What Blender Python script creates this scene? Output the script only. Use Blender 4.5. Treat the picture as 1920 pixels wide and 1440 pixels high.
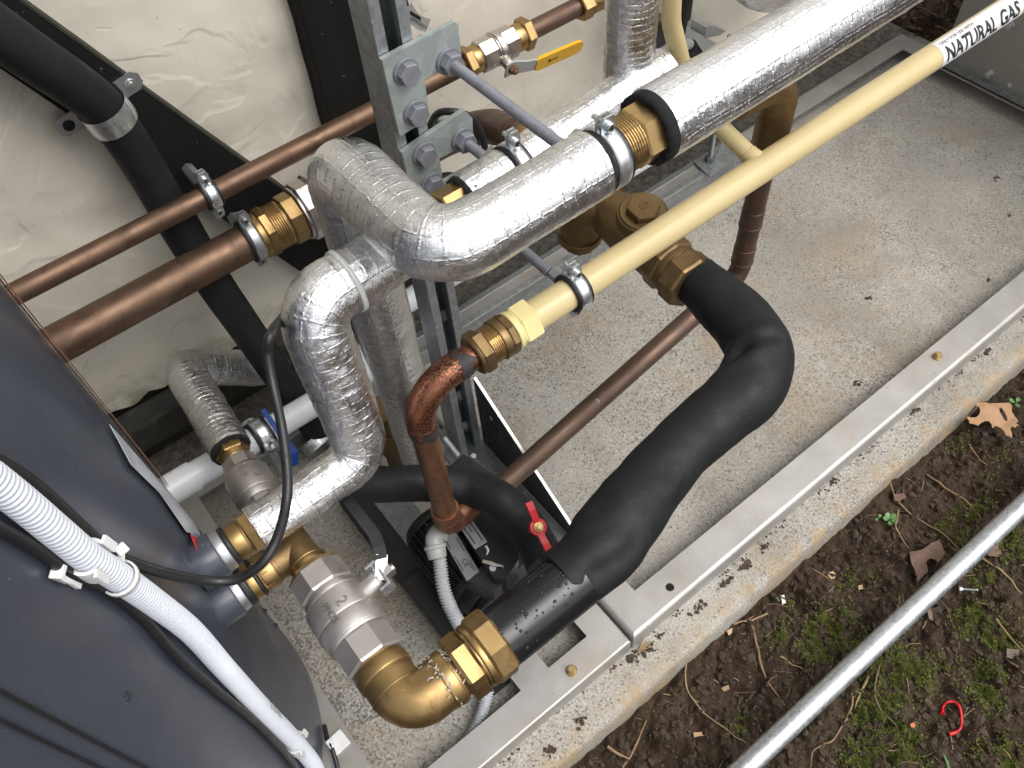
import bpy, bmesh, math, random
import numpy as np
from mathutils import Matrix, Vector

random.seed(7)
rng = np.random.default_rng(7)
S = bpy.context.scene
for o in list(bpy.data.objects):
    bpy.data.objects.remove(o)
COL = S.collection
R = math.radians

# ------------------------------------------------------------------ camera
CAM_H = 1.31
FPX = 1598.21
RM = np.array([[0.78485661, -0.61683677, -0.05926633],
               [0.52976438, 0.61828374, 0.58058153],
               [-0.32148063, -0.48707045, 0.81204223]])
cam_d = bpy.data.cameras.new('camera')
cam_d.sensor_fit = 'HORIZONTAL'
cam_d.sensor_width = 36.0
cam_d.lens = 36.0 * FPX / 1920.0
cam_d.clip_start = 0.02
cam_d.clip_end = 300.0
cam = bpy.data.objects.new('camera', cam_d)
COL.objects.link(cam)
m = Matrix([list(RM[:, 0]), list(RM[:, 1]), list(RM[:, 2])]).to_4x4()
m.translation = Vector((0, 0, CAM_H))
cam.matrix_world = m
S.camera = cam

# ------------------------------------------------------------------ light
SUN_EL, SUN_AZ = 56.0, 150.0        # azimuth measured clockwise from +Y
w = bpy.data.worlds.new('World')
S.world = w
w.use_nodes = True
nt = w.node_tree
nt.nodes.clear()
sky = nt.nodes.new('ShaderNodeTexSky')
sky.sky_type = 'NISHITA'
sky.sun_disc = False
sky.sun_elevation = R(SUN_EL)
sky.sun_rotation = R(SUN_AZ)
sky.air_density = 1.0
sky.dust_density = 4.0
hs = nt.nodes.new('ShaderNodeHueSaturation')
hs.inputs['Saturation'].default_value = 0.22
bg = nt.nodes.new('ShaderNodeBackground')
bg.inputs['Strength'].default_value = 0.15
out = nt.nodes.new('ShaderNodeOutputWorld')
nt.links.new(sky.outputs[0], hs.inputs['Color'])
nt.links.new(hs.outputs[0], bg.inputs[0])
nt.links.new(bg.outputs[0], out.inputs[0])

sun_d = bpy.data.lights.new('sun', 'SUN')
sun_d.energy = 1.1
sun_d.angle = R(48)
sun_d.color = (1.0, 0.97, 0.93)
sun = bpy.data.objects.new('sun', sun_d)
COL.objects.link(sun)
sd = Vector((math.sin(R(SUN_AZ)) * math.cos(R(SUN_EL)), math.cos(R(SUN_AZ)) * math.cos(R(SUN_EL)), math.sin(R(SUN_EL))))
sun.location = sd * 5
sun.rotation_euler = sd.to_track_quat('Z', 'Y').to_euler()

S.view_settings.view_transform = 'Standard'
S.view_settings.look = 'None'
S.view_settings.exposure = 0.46
S.view_settings.gamma = 1.0
S.view_settings.use_curve_mapping = False
S.render.engine = 'CYCLES'

# ------------------------------------------------------------------ maths helpers
A = lambda *v: np.array(v, float)
X, Y, Z = A(1, 0, 0), A(0, 1, 0), A(0, 0, 1)
CAMP = A(0, 0, CAM_H)


def unit(v):
    v = np.asarray(v, float)
    return v / np.linalg.norm(v)


def ray(px, py):
    return RM.T @ unit(A(px - 960, 720 - py, -FPX))


def at(px, py, x=None, y=None, z=None):
    """point of a real plane x=, y= or z= seen at a photo pixel"""
    v = ray(px, py)
    if x is not None:
        t = x / v[0]
    elif y is not None:
        t = y / v[1]
    else:
        t = (z - CAM_H) / v[2]
    return CAMP + v * t


def proj(P):
    c = RM @ (np.asarray(P) - CAMP)
    return 960 - c[0] * FPX / c[2], 720 + c[1] * FPX / c[2]


def along(P, d, px, py):
    """distance along the line P + t d whose picture is nearest to a pixel"""
    t = np.linspace(-1.5, 2.5, 16001)
    c = (np.asarray(P) + np.asarray(d) * t[:, None] - CAMP) @ RM.T
    ok = c[:, 2] < -.05
    zz = np.where(ok, c[:, 2], -1)
    e = (960 - c[:, 0] * FPX / zz - px) ** 2 + (720 + c[:, 1] * FPX / zz - py) ** 2
    return float(t[np.where(ok, e, 1e12).argmin()])


def frame(p, d, ref=None):
    """4x4 whose local z runs along d and local x leans to ref"""
    d = unit(d)
    ref = A(0, 0, 1) if ref is None else np.asarray(ref, float)
    x = ref - d * (ref @ d)
    if np.linalg.norm(x) < 1e-6:
        x = A(1, 0, 0) - d * d[0]
    x = unit(x)
    y = np.cross(d, x)
    M = np.eye(4)
    M[:3, 0], M[:3, 1], M[:3, 2], M[:3, 3] = x, y, d, p
    return M


def hash3(i, j, k, s):
    n = (i * 374761393 + j * 668265263 + k * 2147483647 + s * 974711) & 0xffffffff
    n = ((n ^ (n >> 13)) * 1274126177) & 0xffffffff
    n = ((n ^ (n >> 16)) * 2246822519) & 0xffffffff
    return ((n ^ (n >> 15)) & 0xffff) / 65535.0


def vnoise(P, scale, seed=0):
    """value noise in 0..1 for an (n,3) array"""
    Q = np.asarray(P, float) * scale + 1000.0
    I = np.floor(Q).astype(np.int64)
    f = Q - I
    f = f * f * (3 - 2 * f)
    r = 0
    for a in (0, 1):
        for b in (0, 1):
            for c in (0, 1):
                wgt = (f[:, 0] if a else 1 - f[:, 0]) * (f[:, 1] if b else 1 - f[:, 1]) * (f[:, 2] if c else 1 - f[:, 2])
                r = r + wgt * hash3(I[:, 0] + a, I[:, 1] + b, I[:, 2] + c, seed)
    return r


def fbm(P, scale, oct=4, seed=0):
    r, a, t = 0, 1.0, 0
    for o in range(oct):
        r = r + a * vnoise(P, scale * 2 ** o, seed + o)
        t += a
        a *= .5
    return r / t


# ------------------------------------------------------------------ path helpers
def resample(P, step):
    P = np.asarray(P, float)
    L = np.r_[0, np.cumsum(np.linalg.norm(np.diff(P, axis=0), axis=1))]
    n = max(2, int(round(L[-1] / step)) + 1)
    s = np.linspace(0, L[-1], n)
    return np.stack([np.interp(s, L, P[:, k]) for k in range(3)], 1)


def fillet(P, rad, step=.004):
    """polyline with round corners"""
    P = [np.asarray(p, float) for p in P]
    if np.isscalar(rad):
        rad = [rad] * len(P)
    o = [P[0]]
    for i in range(1, len(P) - 1):
        a, b = unit(P[i - 1] - P[i]), unit(P[i + 1] - P[i])
        ang = math.acos(max(-1, min(1, a @ b)))
        if abs(ang - math.pi) < .02:
            o.append(P[i])
            continue
        t = rad[i] / math.tan(ang / 2)
        p0, p1 = P[i] + a * t, P[i] + b * t
        c = P[i] + unit(a + b) * (rad[i] / math.sin(ang / 2))
        v0, v1 = p0 - c, p1 - c
        th = math.acos(max(-1, min(1, unit(v0) @ unit(v1))))
        n = max(6, int(th * rad[i] / step) + 1)
        for k in range(n + 1):
            u = k / n
            o.append(c + (v0 * math.sin((1 - u) * th) + v1 * math.sin(u * th)) / math.sin(th))
    o.append(P[-1])
    return resample(o, step)


def spline(P, step=.004):
    """Catmull-Rom through the points"""
    P = [np.asarray(p, float) for p in P]
    Q = [2 * P[0] - P[1]] + P + [2 * P[-1] - P[-2]]
    o = []
    for i in range(1, len(Q) - 2):
        for k in range(24):
            t = k / 24
            a, b, c, d = Q[i - 1], Q[i], Q[i + 1], Q[i + 2]
            o.append(.5 * ((2 * b) + (-a + c) * t + (2 * a - 5 * b + 4 * c - d) * t * t + (-a + 3 * b - 3 * c + d) * t ** 3))
    o.append(P[-1])
    return resample(o, step)


# ------------------------------------------------------------------ mesh builder
class MB:
    def __init__(s):
        s.V, s.F, s.S, s.U = [], [], [], []
        s.n = 0

    def add(s, V, F, smooth=False, uv=None):
        V = np.asarray(V, float).reshape(-1, 3)
        for i, f in enumerate(F):
            s.F.append([int(a) + s.n for a in f])
            s.S.append(smooth)
            s.U.append(uv[i] if uv is not None else None)
        s.V.append(V)
        s.n += len(V)
        return s

    def box(s, c, size, M=None, bev=0.0):
        c = np.asarray(c, float)
        h = np.asarray(size, float) / 2
        if bev <= 0:
            V = np.array([[x, y, z] for x in (-1, 1) for y in (-1, 1) for z in (-1, 1)]) * h + c
            F = [(0, 1, 3, 2), (4, 6, 7, 5), (0, 4, 5, 1), (2, 3, 7, 6), (0, 2, 6, 4), (1, 5, 7, 3)]
        else:
            bm = bmesh.new()
            bmesh.ops.create_cube(bm, size=1)
            for v in bm.verts:
                v.co = Vector(v.co[k] * 2 * h[k] for k in range(3))
            bmesh.ops.bevel(bm, geom=bm.edges[:], offset=min(bev, min(h) * .95), segments=2, affect='EDGES', profile=.6)
            V = np.array([v.co[:] for v in bm.verts]) + c
            F = [[v.index for v in f.verts] for f in bm.faces]
            bm.free()
        if M is not None:
            V = V @ M[:3, :3].T + M[:3, 3]
        return s.add(V, F, False)

    def rings(s, Rg, smooth=True, wrap=True, uv=None):
        """Rg (n,m,3): quads between consecutive rings"""
        Rg = np.asarray(Rg, float)
        n, mm = Rg.shape[:2]
        F, U = [], []
        for i in range(n - 1):
            for j in range(mm if wrap else mm - 1):
                k = (j + 1) % mm
                F.append((i * mm + j, i * mm + k, (i + 1) * mm + k, (i + 1) * mm + j))
                if uv is not None:
                    us, ut = uv
                    t0, t1 = ut[j], (ut[j + 1] if j + 1 < len(ut) else ut[j])
                    U.append(((us[i], t0), (us[i], t1), (us[i + 1], t1), (us[i + 1], t0)))
        return s.add(Rg.reshape(-1, 3), F, smooth, U if uv is not None else None)

    def cap(s, ring, flip=False):
        f = list(range(len(ring)))
        return s.add(ring, [f[::-1] if flip else f], False)

    def turned(s, M, secs, seg=36):
        """stack of sections along local z of M: (z0, z1, r0, r1, sides) ; sides 0 = round"""
        for sec in secs:
            z0, z1, r0, r1 = sec[:4]
            sides = sec[4] if len(sec) > 4 else 0
            if sides:
                a = np.arange(sides) * 2 * math.pi / sides + (sec[5] if len(sec) > 5 else 0)
                c = min(.18 * abs(z1 - z0), .08 * r0)
                prof = [(z0, r0 * .93), (z0 + c, r0), (z1 - c, r1), (z1, r1 * .93)]
            else:
                a = np.arange(seg) * 2 * math.pi / seg
                c = min(.0012, abs(z1 - z0) * .3, r0 * .1 + 1e-5)
                prof = [(z0, r0 - c * .7), (z0 + c * .4, r0 - c * .2), (z0 + c, r0), (z1 - c, r1), (z1 - c * .4, r1 - c * .2), (z1, r1 - c * .7)]
            Rg = np.array([[(r * math.cos(t), r * math.sin(t), z) for t in a] for z, r in prof])
            Rg = Rg @ M[:3, :3].T + M[:3, 3]
            s.rings(Rg, smooth=not sides)
            s.cap(Rg[0], True)
            s.cap(Rg[-1])
        return s

    def tube(s, P, r, seg=32, caps=True, disp=None, ref=None, ell=None):
        """swept circle along points P; r scalar or per-point; uv in metres"""
        P = np.asarray(P, float)
        n = len(P)
        T = np.gradient(P, axis=0)
        T /= np.linalg.norm(T, axis=1)[:, None]
        r = np.full(n, r) if np.isscalar(r) else np.asarray(r, float)
        u = (Z if ref is None else np.asarray(ref, float))
        u = u - T[0] * (u @ T[0])
        if np.linalg.norm(u) < 1e-3:
            u = Y - T[0] * (Y @ T[0])
        u = unit(u)
        th = np.arange(seg) * 2 * math.pi / seg
        Rg = np.zeros((n, seg, 3))
        N = np.zeros((n, seg, 3))
        for i in range(n):
            u = unit(u - T[i] * (u @ T[i]))
            v = np.cross(T[i], u)
            N[i] = np.cos(th)[:, None] * u + np.sin(th)[:, None] * v
        L = np.r_[0, np.cumsum(np.linalg.norm(np.diff(P, axis=0), axis=1))]
        rr = r[:, None] * np.ones((1, seg))
        if disp is not None:
            base = P[:, None, :] + N * r[:, None, None]
            rr = rr + disp(L[:, None] * np.ones((1, seg)), th[None, :] * np.ones((n, 1)), base)
        Rg = P[:, None, :] + N * rr[:, :, None]
        s.rings(Rg, True, True, (L, np.r_[th, 2 * math.pi] * float(np.mean(r))))
        if caps:
            s.cap(Rg[0], True)
            s.cap(Rg[-1])
        return s

    def prism(s, poly, off):
        """polygon of 3-D points pushed along off"""
        P = np.asarray(poly, float)
        off = np.asarray(off, float)
        n = len(P)
        nrm = sum(np.cross(P[i] - P[0], P[(i + 1) % n] - P[0]) for i in range(n))
        if nrm @ off > 0:
            P = P[::-1]
        s.add(P, [range(n)])
        s.add(P + off, [list(range(n))[::-1]])
        for i in range(n):
            k = (i + 1) % n
            s.add([P[i], P[i] + off, P[k] + off, P[k]], [(0, 1, 2, 3)])
        return s


WM = {}      # world matrix of every object we make


def _par(o, Mw, parent):
    if parent is not None:
        o.parent = parent
        o.matrix_parent_inverse = Matrix.Identity(4)
        L = np.linalg.inv(WM[parent.name]) @ Mw
    else:
        L = Mw
    o.matrix_basis = Matrix([list(r) for r in L])
    WM[o.name] = Mw


def tag(o, label=None, cat=None, group=None, kind=None):
    if label: o['label'] = label
    if cat: o['category'] = cat
    if group: o['group'] = group
    if kind: o['kind'] = kind
    return o


def thing(name, p, label, cat, group=None):
    o = bpy.data.objects.new(name, None)
    o.empty_display_size = .02
    COL.objects.link(o)
    M = np.eye(4)
    M[:3, 3] = p
    _par(o, M, None)
    return tag(o, label, cat, group)


def build(mb, name, mat, parent=None, label=None, cat=None, group=None, kind=None, origin=None):
    V = np.concatenate(mb.V)
    c = (V.min(0) + V.max(0)) / 2 if origin is None else np.asarray(origin, float)
    me = bpy.data.meshes.new(name)
    me.from_pydata((V - c).tolist(), [], mb.F)
    me.polygons.foreach_set('use_smooth', mb.S)
    if any(u is not None for u in mb.U):
        uvl = me.uv_layers.new(name='uv')
        buf = []
        for f, u in zip(mb.F, mb.U):
            for k in range(len(f)):
                buf += list(u[k]) if u is not None else [0.0, 0.0]
        uvl.data.foreach_set('uv', buf)
    me.update()
    for mm in (mat if isinstance(mat, (list, tuple)) else [mat]):
        me.materials.append(mm)
    o = bpy.data.objects.new(name, me)
    COL.objects.link(o)
    M = np.eye(4)
    M[:3, 3] = c
    _par(o, M, parent)
    return tag(o, label, cat, group, kind)


def inst(src, name, M, parent=None, **kw):
    """another object that shares src's mesh data"""
    o = bpy.data.objects.new(name, src.data)
    COL.objects.link(o)
    _par(o, M, parent)
    return tag(o, **kw)


# ------------------------------------------------------------------ materials
def _nodes(name):
    mt = bpy.data.materials.new(name)
    mt.use_nodes = True
    t = mt.node_tree
    return mt, t, t.nodes['Principled BSDF']


class NT:
    def __init__(s, t):
        s.t = t

    def n(s, kind, **kw):
        o = s.t.nodes.new(kind)
        for k, v in kw.items():
            if k in o.inputs.keys() if hasattr(o, 'inputs') else False:
                o.inputs[k].default_value = v
            else:
                setattr(o, k, v)
        return o

    def l(s, a, b):
        s.t.links.new(a, b)

    def noise(s, vec, scale, detail=4.0, rough=.55, typ='FBM', dist=0.0):
        o = s.t.nodes.new('ShaderNodeTexNoise')
        o.noise_type = typ
        o.inputs['Scale'].default_value = scale
        o.inputs['Detail'].default_value = detail
        o.inputs['Roughness'].default_value = rough
        o.inputs['Distortion'].default_value = dist
        s.l(vec, o.inputs['Vector'])
        return o.outputs[0]

    def voro(s, vec, scale, feat='F1', rand=1.0, outp='Distance'):
        o = s.t.nodes.new('ShaderNodeTexVoronoi')
        o.feature = feat
        o.inputs['Scale'].default_value = scale
        o.inputs['Randomness'].default_value = rand
        s.l(vec, o.inputs['Vector'])
        return o.outputs[outp]

    def ramp(s, fac, *stops):
        o = s.t.nodes.new('ShaderNodeValToRGB')
        el = o.color_ramp.elements
        while len(el) < len(stops):
            el.new(.5)
        for e, (p, c) in zip(el, stops):
            e.position = p
            c = (c, c, c) if np.isscalar(c) else c
            e.color = (*c, 1)
        s.l(fac, o.inputs[0])
        return o.outputs[0]

    def mix(s, fac, a, b, typ='MIX'):
        o = s.t.nodes.new('ShaderNodeMix')
        o.data_type = 'RGBA'
        o.blend_type = typ
        for i, v in ((0, fac), (6, a), (7, b)):
            if isinstance(v, (int, float)):
                o.inputs[i].default_value = v if i == 0 else (v, v, v, 1)
            elif isinstance(v, tuple):
                o.inputs[i].default_value = (*v, 1)
            else:
                s.l(v, o.inputs[i])
        return o.outputs[2]

    def math(s, op, a, b=0.0, c=0.0):
        o = s.t.nodes.new('ShaderNodeMath')
        o.operation = op
        for i, v in enumerate((a, b, c)):
            if isinstance(v, (int, float)):
                o.inputs[i].default_value = v
            else:
                s.l(v, o.inputs[i])
        return o.outputs[0]

    def bump(s, h, strength=.3, dist=.002, prev=None):
        o = s.t.nodes.new('ShaderNodeBump')
        o.inputs['Strength'].default_value = strength
        o.inputs['Distance'].default_value = dist
        s.l(h, o.inputs['Height'])
        if prev is not None:
            s.l(prev, o.inputs['Normal'])
        return o.outputs[0]

    def coord(s, which='Object', scale=None):
        o = s.t.nodes.new('ShaderNodeTexCoord')
        v = o.outputs[which]
        if scale is not None:
            mp = s.t.nodes.new('ShaderNodeMapping')
            mp.inputs['Scale'].default_value = scale
            s.l(v, mp.inputs['Vector'])
            v = mp.outputs[0]
        return v

    def sep(s, v):
        o = s.t.nodes.new('ShaderNodeSeparateXYZ')
        s.l(v, o.inputs[0])
        return o.outputs


def simple(name, col, rough=.5, metal=0.0, col2=None, vs=35, amount=(.35, .7), rv=.1, bump=.0, bs=300, bd=.001, spec=.5, spots=None, coat=0.0):
    mt, t, b = _nodes(name)
    k = NT(t)
    v = k.coord()
    n1 = k.noise(v, vs, 6)
    c = k.ramp(n1, (amount[0], col), (amount[1], col2 or tuple(x * .8 for x in col)))
    if spots:
        sc, lo, hi, scol = spots
        ns = k.noise(v, sc, 3, .6)
        c = k.mix(k.ramp(ns, (lo, 0.0), (hi, 1.0)), c, scol)
    k.l(c, b.inputs['Base Color'])
    n2 = k.noise(v, vs * 2.3, 4)
    k.l(k.ramp(n2, (.3, max(.02, rough - rv)), (.7, min(1, rough + rv))), b.inputs['Roughness'])
    b.inputs['Metallic'].default_value = metal
    b.inputs['Specular IOR Level'].default_value = spec
    b.inputs['Coat Weight'].default_value = coat
    if bump:
        k.l(k.bump(k.noise(v, bs, 4), bump, bd), b.inputs['Normal'])
    return mt


def foil_mat(name, grid=.0128, ribs=.6, tint=(.86, .87, .89)):
    """crinkled aluminium foil with the scrim threads pressed through it; UV is in metres"""
    mt, t, b = _nodes(name)
    k = NT(t)
    uv = k.coord('UV')
    ob = k.coord()
    x, y, _ = k.sep(uv)

    def thread(c, pitch, wid, off=0.0):
        f = k.math('FRACT', k.math('ADD', k.math('DIVIDE', c, pitch), off))
        d = k.math('ABSOLUTE', k.math('SUBTRACT', f, .5))
        return k.ramp(d, (0.0, 1.0), (wid, 0.0))
    wob = k.math('MULTIPLY', k.math('SUBTRACT', k.noise(uv, 60, 2), .5), .004)
    tx = thread(k.math('ADD', x, wob), grid, .11)
    ty = thread(k.math('ADD', y, wob), grid * 1.6, .075, .3)
    dash = k.ramp(k.noise(k.coord('UV', (40, 330, 1)), 1.0, 1), (.38, .15), (.55, 1.0))
    tx = k.math('MULTIPLY', tx, dash)
    dash2 = k.ramp(k.noise(k.coord('UV', (330, 40, 1)), 1.0, 1), (.38, .15), (.55, 1.0))
    ty = k.math('MULTIPLY', ty, dash2)
    scrim = k.math('MAXIMUM', tx, ty)
    # fine ribs across the pipe and random creases
    rib = k.noise(k.coord('UV', (260, 45, 1)), 1.0, 3, .6)
    cre = k.voro(k.mix(.35, ob, k.noise(ob, 55, 3), 'ADD'), 95, 'DISTANCE_TO_EDGE')
    cre = k.ramp(cre, (0.0, 0.0), (.16, 1.0))
    cre2 = k.ramp(k.voro(k.mix(.2, ob, k.noise(ob, 90, 2), 'ADD'), 210, 'DISTANCE_TO_EDGE'), (0.0, 0.0), (.2, 1.0))
    fine = k.noise(ob, 420, 3, .6)
    n = k.bump(cre, .13, .0011)
    n = k.bump(cre2, .10, .0006, n)
    n = k.bump(rib, ribs * .42, .0010, n)
    n = k.bump(fine, .07, .0006, n)
    rid = k.noise(ob, 42, 5, .6, 'RIDGED_MULTIFRACTAL', .4)
    n = k.bump(rid, .16, .0016, n)
    rid2 = k.noise(ob, 120, 4, .6, 'RIDGED_MULTIFRACTAL', .3)
    n = k.bump(rid2, .10, .0008, n)
    vcr = k.ramp(k.voro(k.mix(.25, ob, k.noise(ob, 70, 3), 'ADD'), 130, 'DISTANCE_TO_EDGE'), (0.0, 0.0), (.055, 1.0))
    vcr = k.math('MAXIMUM', vcr, k.ramp(k.noise(ob, 30, 4, .6), (.42, 1.0), (.54, 0.0)))
    n = k.bump(vcr, .30, .0009, n)
    n = k.bump(scrim, .62, .0007, n)
    k.l(n, b.inputs['Normal'])
    dirt = k.noise(ob, 16, 5)
    c = k.ramp(dirt, (.3, tint), (.75, tuple(v * .86 for v in tint)))
    k.l(c, b.inputs['Base Color'])
    k.l(k.ramp(k.noise(ob, 45, 4), (.3, .15), (.7, .28)), b.inputs['Roughness'])
    b.inputs['Metallic'].default_value = 1.0
    return mt


def render_mat():
    mt, t, b = _nodes('cream_render')
    k = NT(t)
    v = k.coord()
    big = k.noise(v, 3.2, 5, .55, dist=1.2)
    trowel = k.noise(v, 9, 4, .5, 'RIDGED_MULTIFRACTAL', .8)
    c = k.ramp(big, (.3, (.74, .695, .60)), (.7, (.655, .61, .52)))
    gr = k.ramp(k.noise(v, 7, 6, .65), (.56, 0.0), (.76, .5))
    c = k.mix(gr, c, (.50, .49, .41))
    pits = k.ramp(k.noise(v, 95, 3, .6), (.7, 0.0), (.78, .7))
    c = k.mix(pits, c, (.30, .28, .21))
    # algae close to the foot of the wall
    _, _, z = k.sep(k.coord())
    foot = k.math('MULTIPLY', k.ramp(k.math('ADD', z, 1.55), (0.0, 1.0), (.07, 0.0)), k.ramp(k.noise(v, 26, 5), (.4, .1), (.6, 1.0)))
    c = k.mix(k.math('MULTIPLY', foot, .8), c, (.24, .24, .15))
    k.l(c, b.inputs['Base Color'])
    b.inputs['Roughness'].default_value = .88
    b.inputs['Specular IOR Level'].default_value = .25
    edge_ = k.ramp(k.noise(v, 5.5, 3, .5, dist=1.6), (.44, 0.0), (.50, 1.0))
    n = k.bump(trowel, .30, .008)
    n = k.bump(edge_, .27, .004, n)
    n = k.bump(k.noise(v, 40, 4, .5), .26, .004, n)
    n = k.bump(k.noise(v, 230, 3), .08, .001, n)
    k.l(n, b.inputs['Normal'])
    return mt


def concrete_mat():
    mt, t, b = _nodes('concrete')
    k = NT(t)
    v = k.coord('Object')
    big = k.noise(v, 5, 5, .6)
    c = k.ramp(big, (.3, (.375, .355, .315)), (.7, (.275, .258, .225)))
    spk = k.noise(v, 330, 3, .6)
    c = k.mix(k.ramp(spk, (.52, 0.0), (.64, .75)), c, (.52, .505, .46))
    # sparse dark pits and grit, sparse on clean parts, dense where dirty
    cx, _, _ = k.sep(v)
    dens = k.ramp(k.noise(v, 5.5, 5, .62), (.40, -.02), (.70, .09))
    dens = k.math('ADD', dens, k.ramp(cx, (0.0, 0.0), (1.0, -.02)))
    dens = k.math('ADD', dens, k.ramp(k.math('ADD', cx, .62), (0.0, .055), (.36, 0.0)))
    pit = k.noise(v, 270, 3, .6)
    pm = k.ramp(k.math('ADD', pit, dens), (.575, 0.0), (.68, .85))
    c = k.mix(pm, c, (.085, .077, .066))
    pm2 = k.ramp(k.math('ADD', k.noise(v, 120, 4, .62), k.math('MULTIPLY', dens, .8)), (.67, 0.0), (.74, .75))
    c = k.mix(pm2, c, (.12, .10, .08))
    # brown rust and soil stains
    st = k.ramp(k.noise(v, 5, 7, .68, dist=.6), (.50, 0.0), (.68, .7))
    c = k.mix(st, c, (.30, .23, .155))
    damp = k.ramp(k.noise(v, 3.1, 6, .62, dist=.8), (.50, 0.0), (.62, .38))
    c = k.mix(damp, c, (.19, .178, .158))
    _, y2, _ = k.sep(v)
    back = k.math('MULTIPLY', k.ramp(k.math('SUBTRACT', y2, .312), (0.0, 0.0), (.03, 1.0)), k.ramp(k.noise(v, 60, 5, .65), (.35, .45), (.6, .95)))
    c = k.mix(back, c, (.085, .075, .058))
    # ochre algae band near the front edge
    _, y, z = k.sep(v)
    edge = k.math('MULTIPLY', k.ramp(k.math('ADD', y, .44), (.0, 1.0), (.042, 0.0)), k.ramp(k.noise(v, 26, 5, .62), (.42, 0.0), (.62, .7)))
    c = k.mix(edge, c, (.37, .25, .12))
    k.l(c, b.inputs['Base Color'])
    b.inputs['Roughness'].default_value = .85
    n = k.bump(k.noise(v, 260, 4, .6), .35, .0015)
    n = k.bump(pm, -.5, .001, n)
    k.l(n, b.inputs['Normal'])
    return mt


def soil_mat():
    mt, t, b = _nodes('soil')
    k = NT(t)
    v = k.coord('Object')
    c = k.ramp(k.noise(v, 14, 6, .65), (.3, (.026, .0165, .010)), (.52, (.058, .038, .024)), (.75, (.115, .078, .050)))
    c = k.mix(k.ramp(k.noise(v, 230, 4, .65), (.52, 0.0), (.7, .7)), c, (.095, .067, .046))
    c = k.mix(k.ramp(k.noise(v, 420, 2, .5), (.67, 0.0), (.72, .9)), c, (.26, .22, .17))
    gm = k.math('MULTIPLY', k.ramp(k.noise(v, 11, 5, .6), (.56, 0.0), (.70, .7)), k.ramp(k.noise(v, 240, 3, .6), (.44, 0.0), (.62, .6)))
    c = k.mix(gm, c, (.055, .070, .018))
    k.l(c, b.inputs['Base Color'])
    k.l(k.ramp(k.noise(v, 30, 4), (.3, .7), (.65, 1.0)), b.inputs['Roughness'])
    b.inputs['Specular IOR Level'].default_value = .22
    n = k.bump(k.noise(v, 120, 6, .7), 1.0, .008)
    k.l(n, b.inputs['Normal'])
    return mt


def steel_tray_mat():
    mt, t, b = _nodes('stainless_sheet')
    k = NT(t)
    v = k.coord()
    c = k.ramp(k.noise(v, 16, 6, .6), (.3, (.50, .49, .47)), (.7, (.40, .385, .365)))
    st = k.ramp(k.noise(v, 11, 7, .7, dist=.5), (.50, 0.0), (.72, .6))
    c = k.mix(st, c, (.44, .36, .285))
    dots = k.ramp(k.noise(v, 150, 2, .5), (.69, 0.0), (.74, .8))
    c = k.mix(dots, c, (.30, .26, .22))
    k.l(c, b.inputs['Base Color'])
    b.inputs['Metallic'].default_value = .75
    k.l(k.ramp(k.noise(v, 26, 5, .6), (.3, .44), (.7, .62)), b.inputs['Roughness'])
    n = k.bump(k.noise(v, 9, 3), .15, .003)
    n = k.bump(k.noise(v, 320, 3), .08, .0006, n)
    k.l(n, b.inputs['Normal'])
    return mt


def galv_mat(name, col=(.56, .59, .62), rough=.42, metal=.85, spangle=140, dirt=.3):
    mt, t, b = _nodes(name)
    k = NT(t)
    v = k.coord()
    sp = k.voro(v, spangle, 'F1', 1.0, 'Color')
    r, g, bl = k.sep(sp)
    c = k.ramp(r, (0.0, tuple(x * .82 for x in col)), (1.0, tuple(min(1, x * 1.12) for x in col)))
    c = k.mix(k.ramp(k.noise(v, 24, 6, .65), (.45, 0.0), (.75, dirt)), c, (.20, .20, .19))
    c = k.mix(k.ramp(k.noise(v, 210, 2), (.70, 0.0), (.75, .8)), c, (.10, .10, .10))
    k.l(c, b.inputs['Base Color'])
    k.l(k.ramp(g, (0.0, rough - .09), (1.0, rough + .1)), b.inputs['Roughness'])
    b.inputs['Metallic'].default_value = metal
    k.l(k.bump(k.noise(v, 170, 4), .12, .0008), b.inputs['Normal'])
    return mt


def copper_mat(name, c1, c2, patch=None, rough=.36, sc=24, metal=.9, speck=None):
    mt, t, b = _nodes(name)
    k = NT(t)
    v = k.coord()
    c = k.ramp(k.noise(v, sc, 6, .6, dist=.7), (.3, c1), (.7, c2))
    if patch:
        c = k.mix(k.ramp(k.noise(v, sc * 1.6, 6, .65, dist=1.0), (.52, 0.0), (.66, .85)), c, patch)
    if speck:
        sm = k.math('MULTIPLY', k.ramp(k.noise(v, 420, 3, .6), (.45, 0.0), (.57, 1.0)), k.ramp(k.noise(v, 22, 3), (.36, 0.0), (.54, .95)))
        c = k.mix(sm, c, speck)
    scr = k.ramp(k.noise(v, 260, 2, .5), (.71, 0.0), (.75, .55))
    c = k.mix(scr, c, tuple(x * .25 for x in c1))
    k.l(c, b.inputs['Base Color'])
    k.l(k.ramp(k.noise(v, sc * 2, 5), (.3, rough - .08), (.7, rough + .14)), b.inputs['Roughness'])
    b.inputs['Metallic'].default_value = metal
    k.l(k.bump(k.noise(v, 90, 4), .08, .001), b.inputs['Normal'])
    return mt


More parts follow.
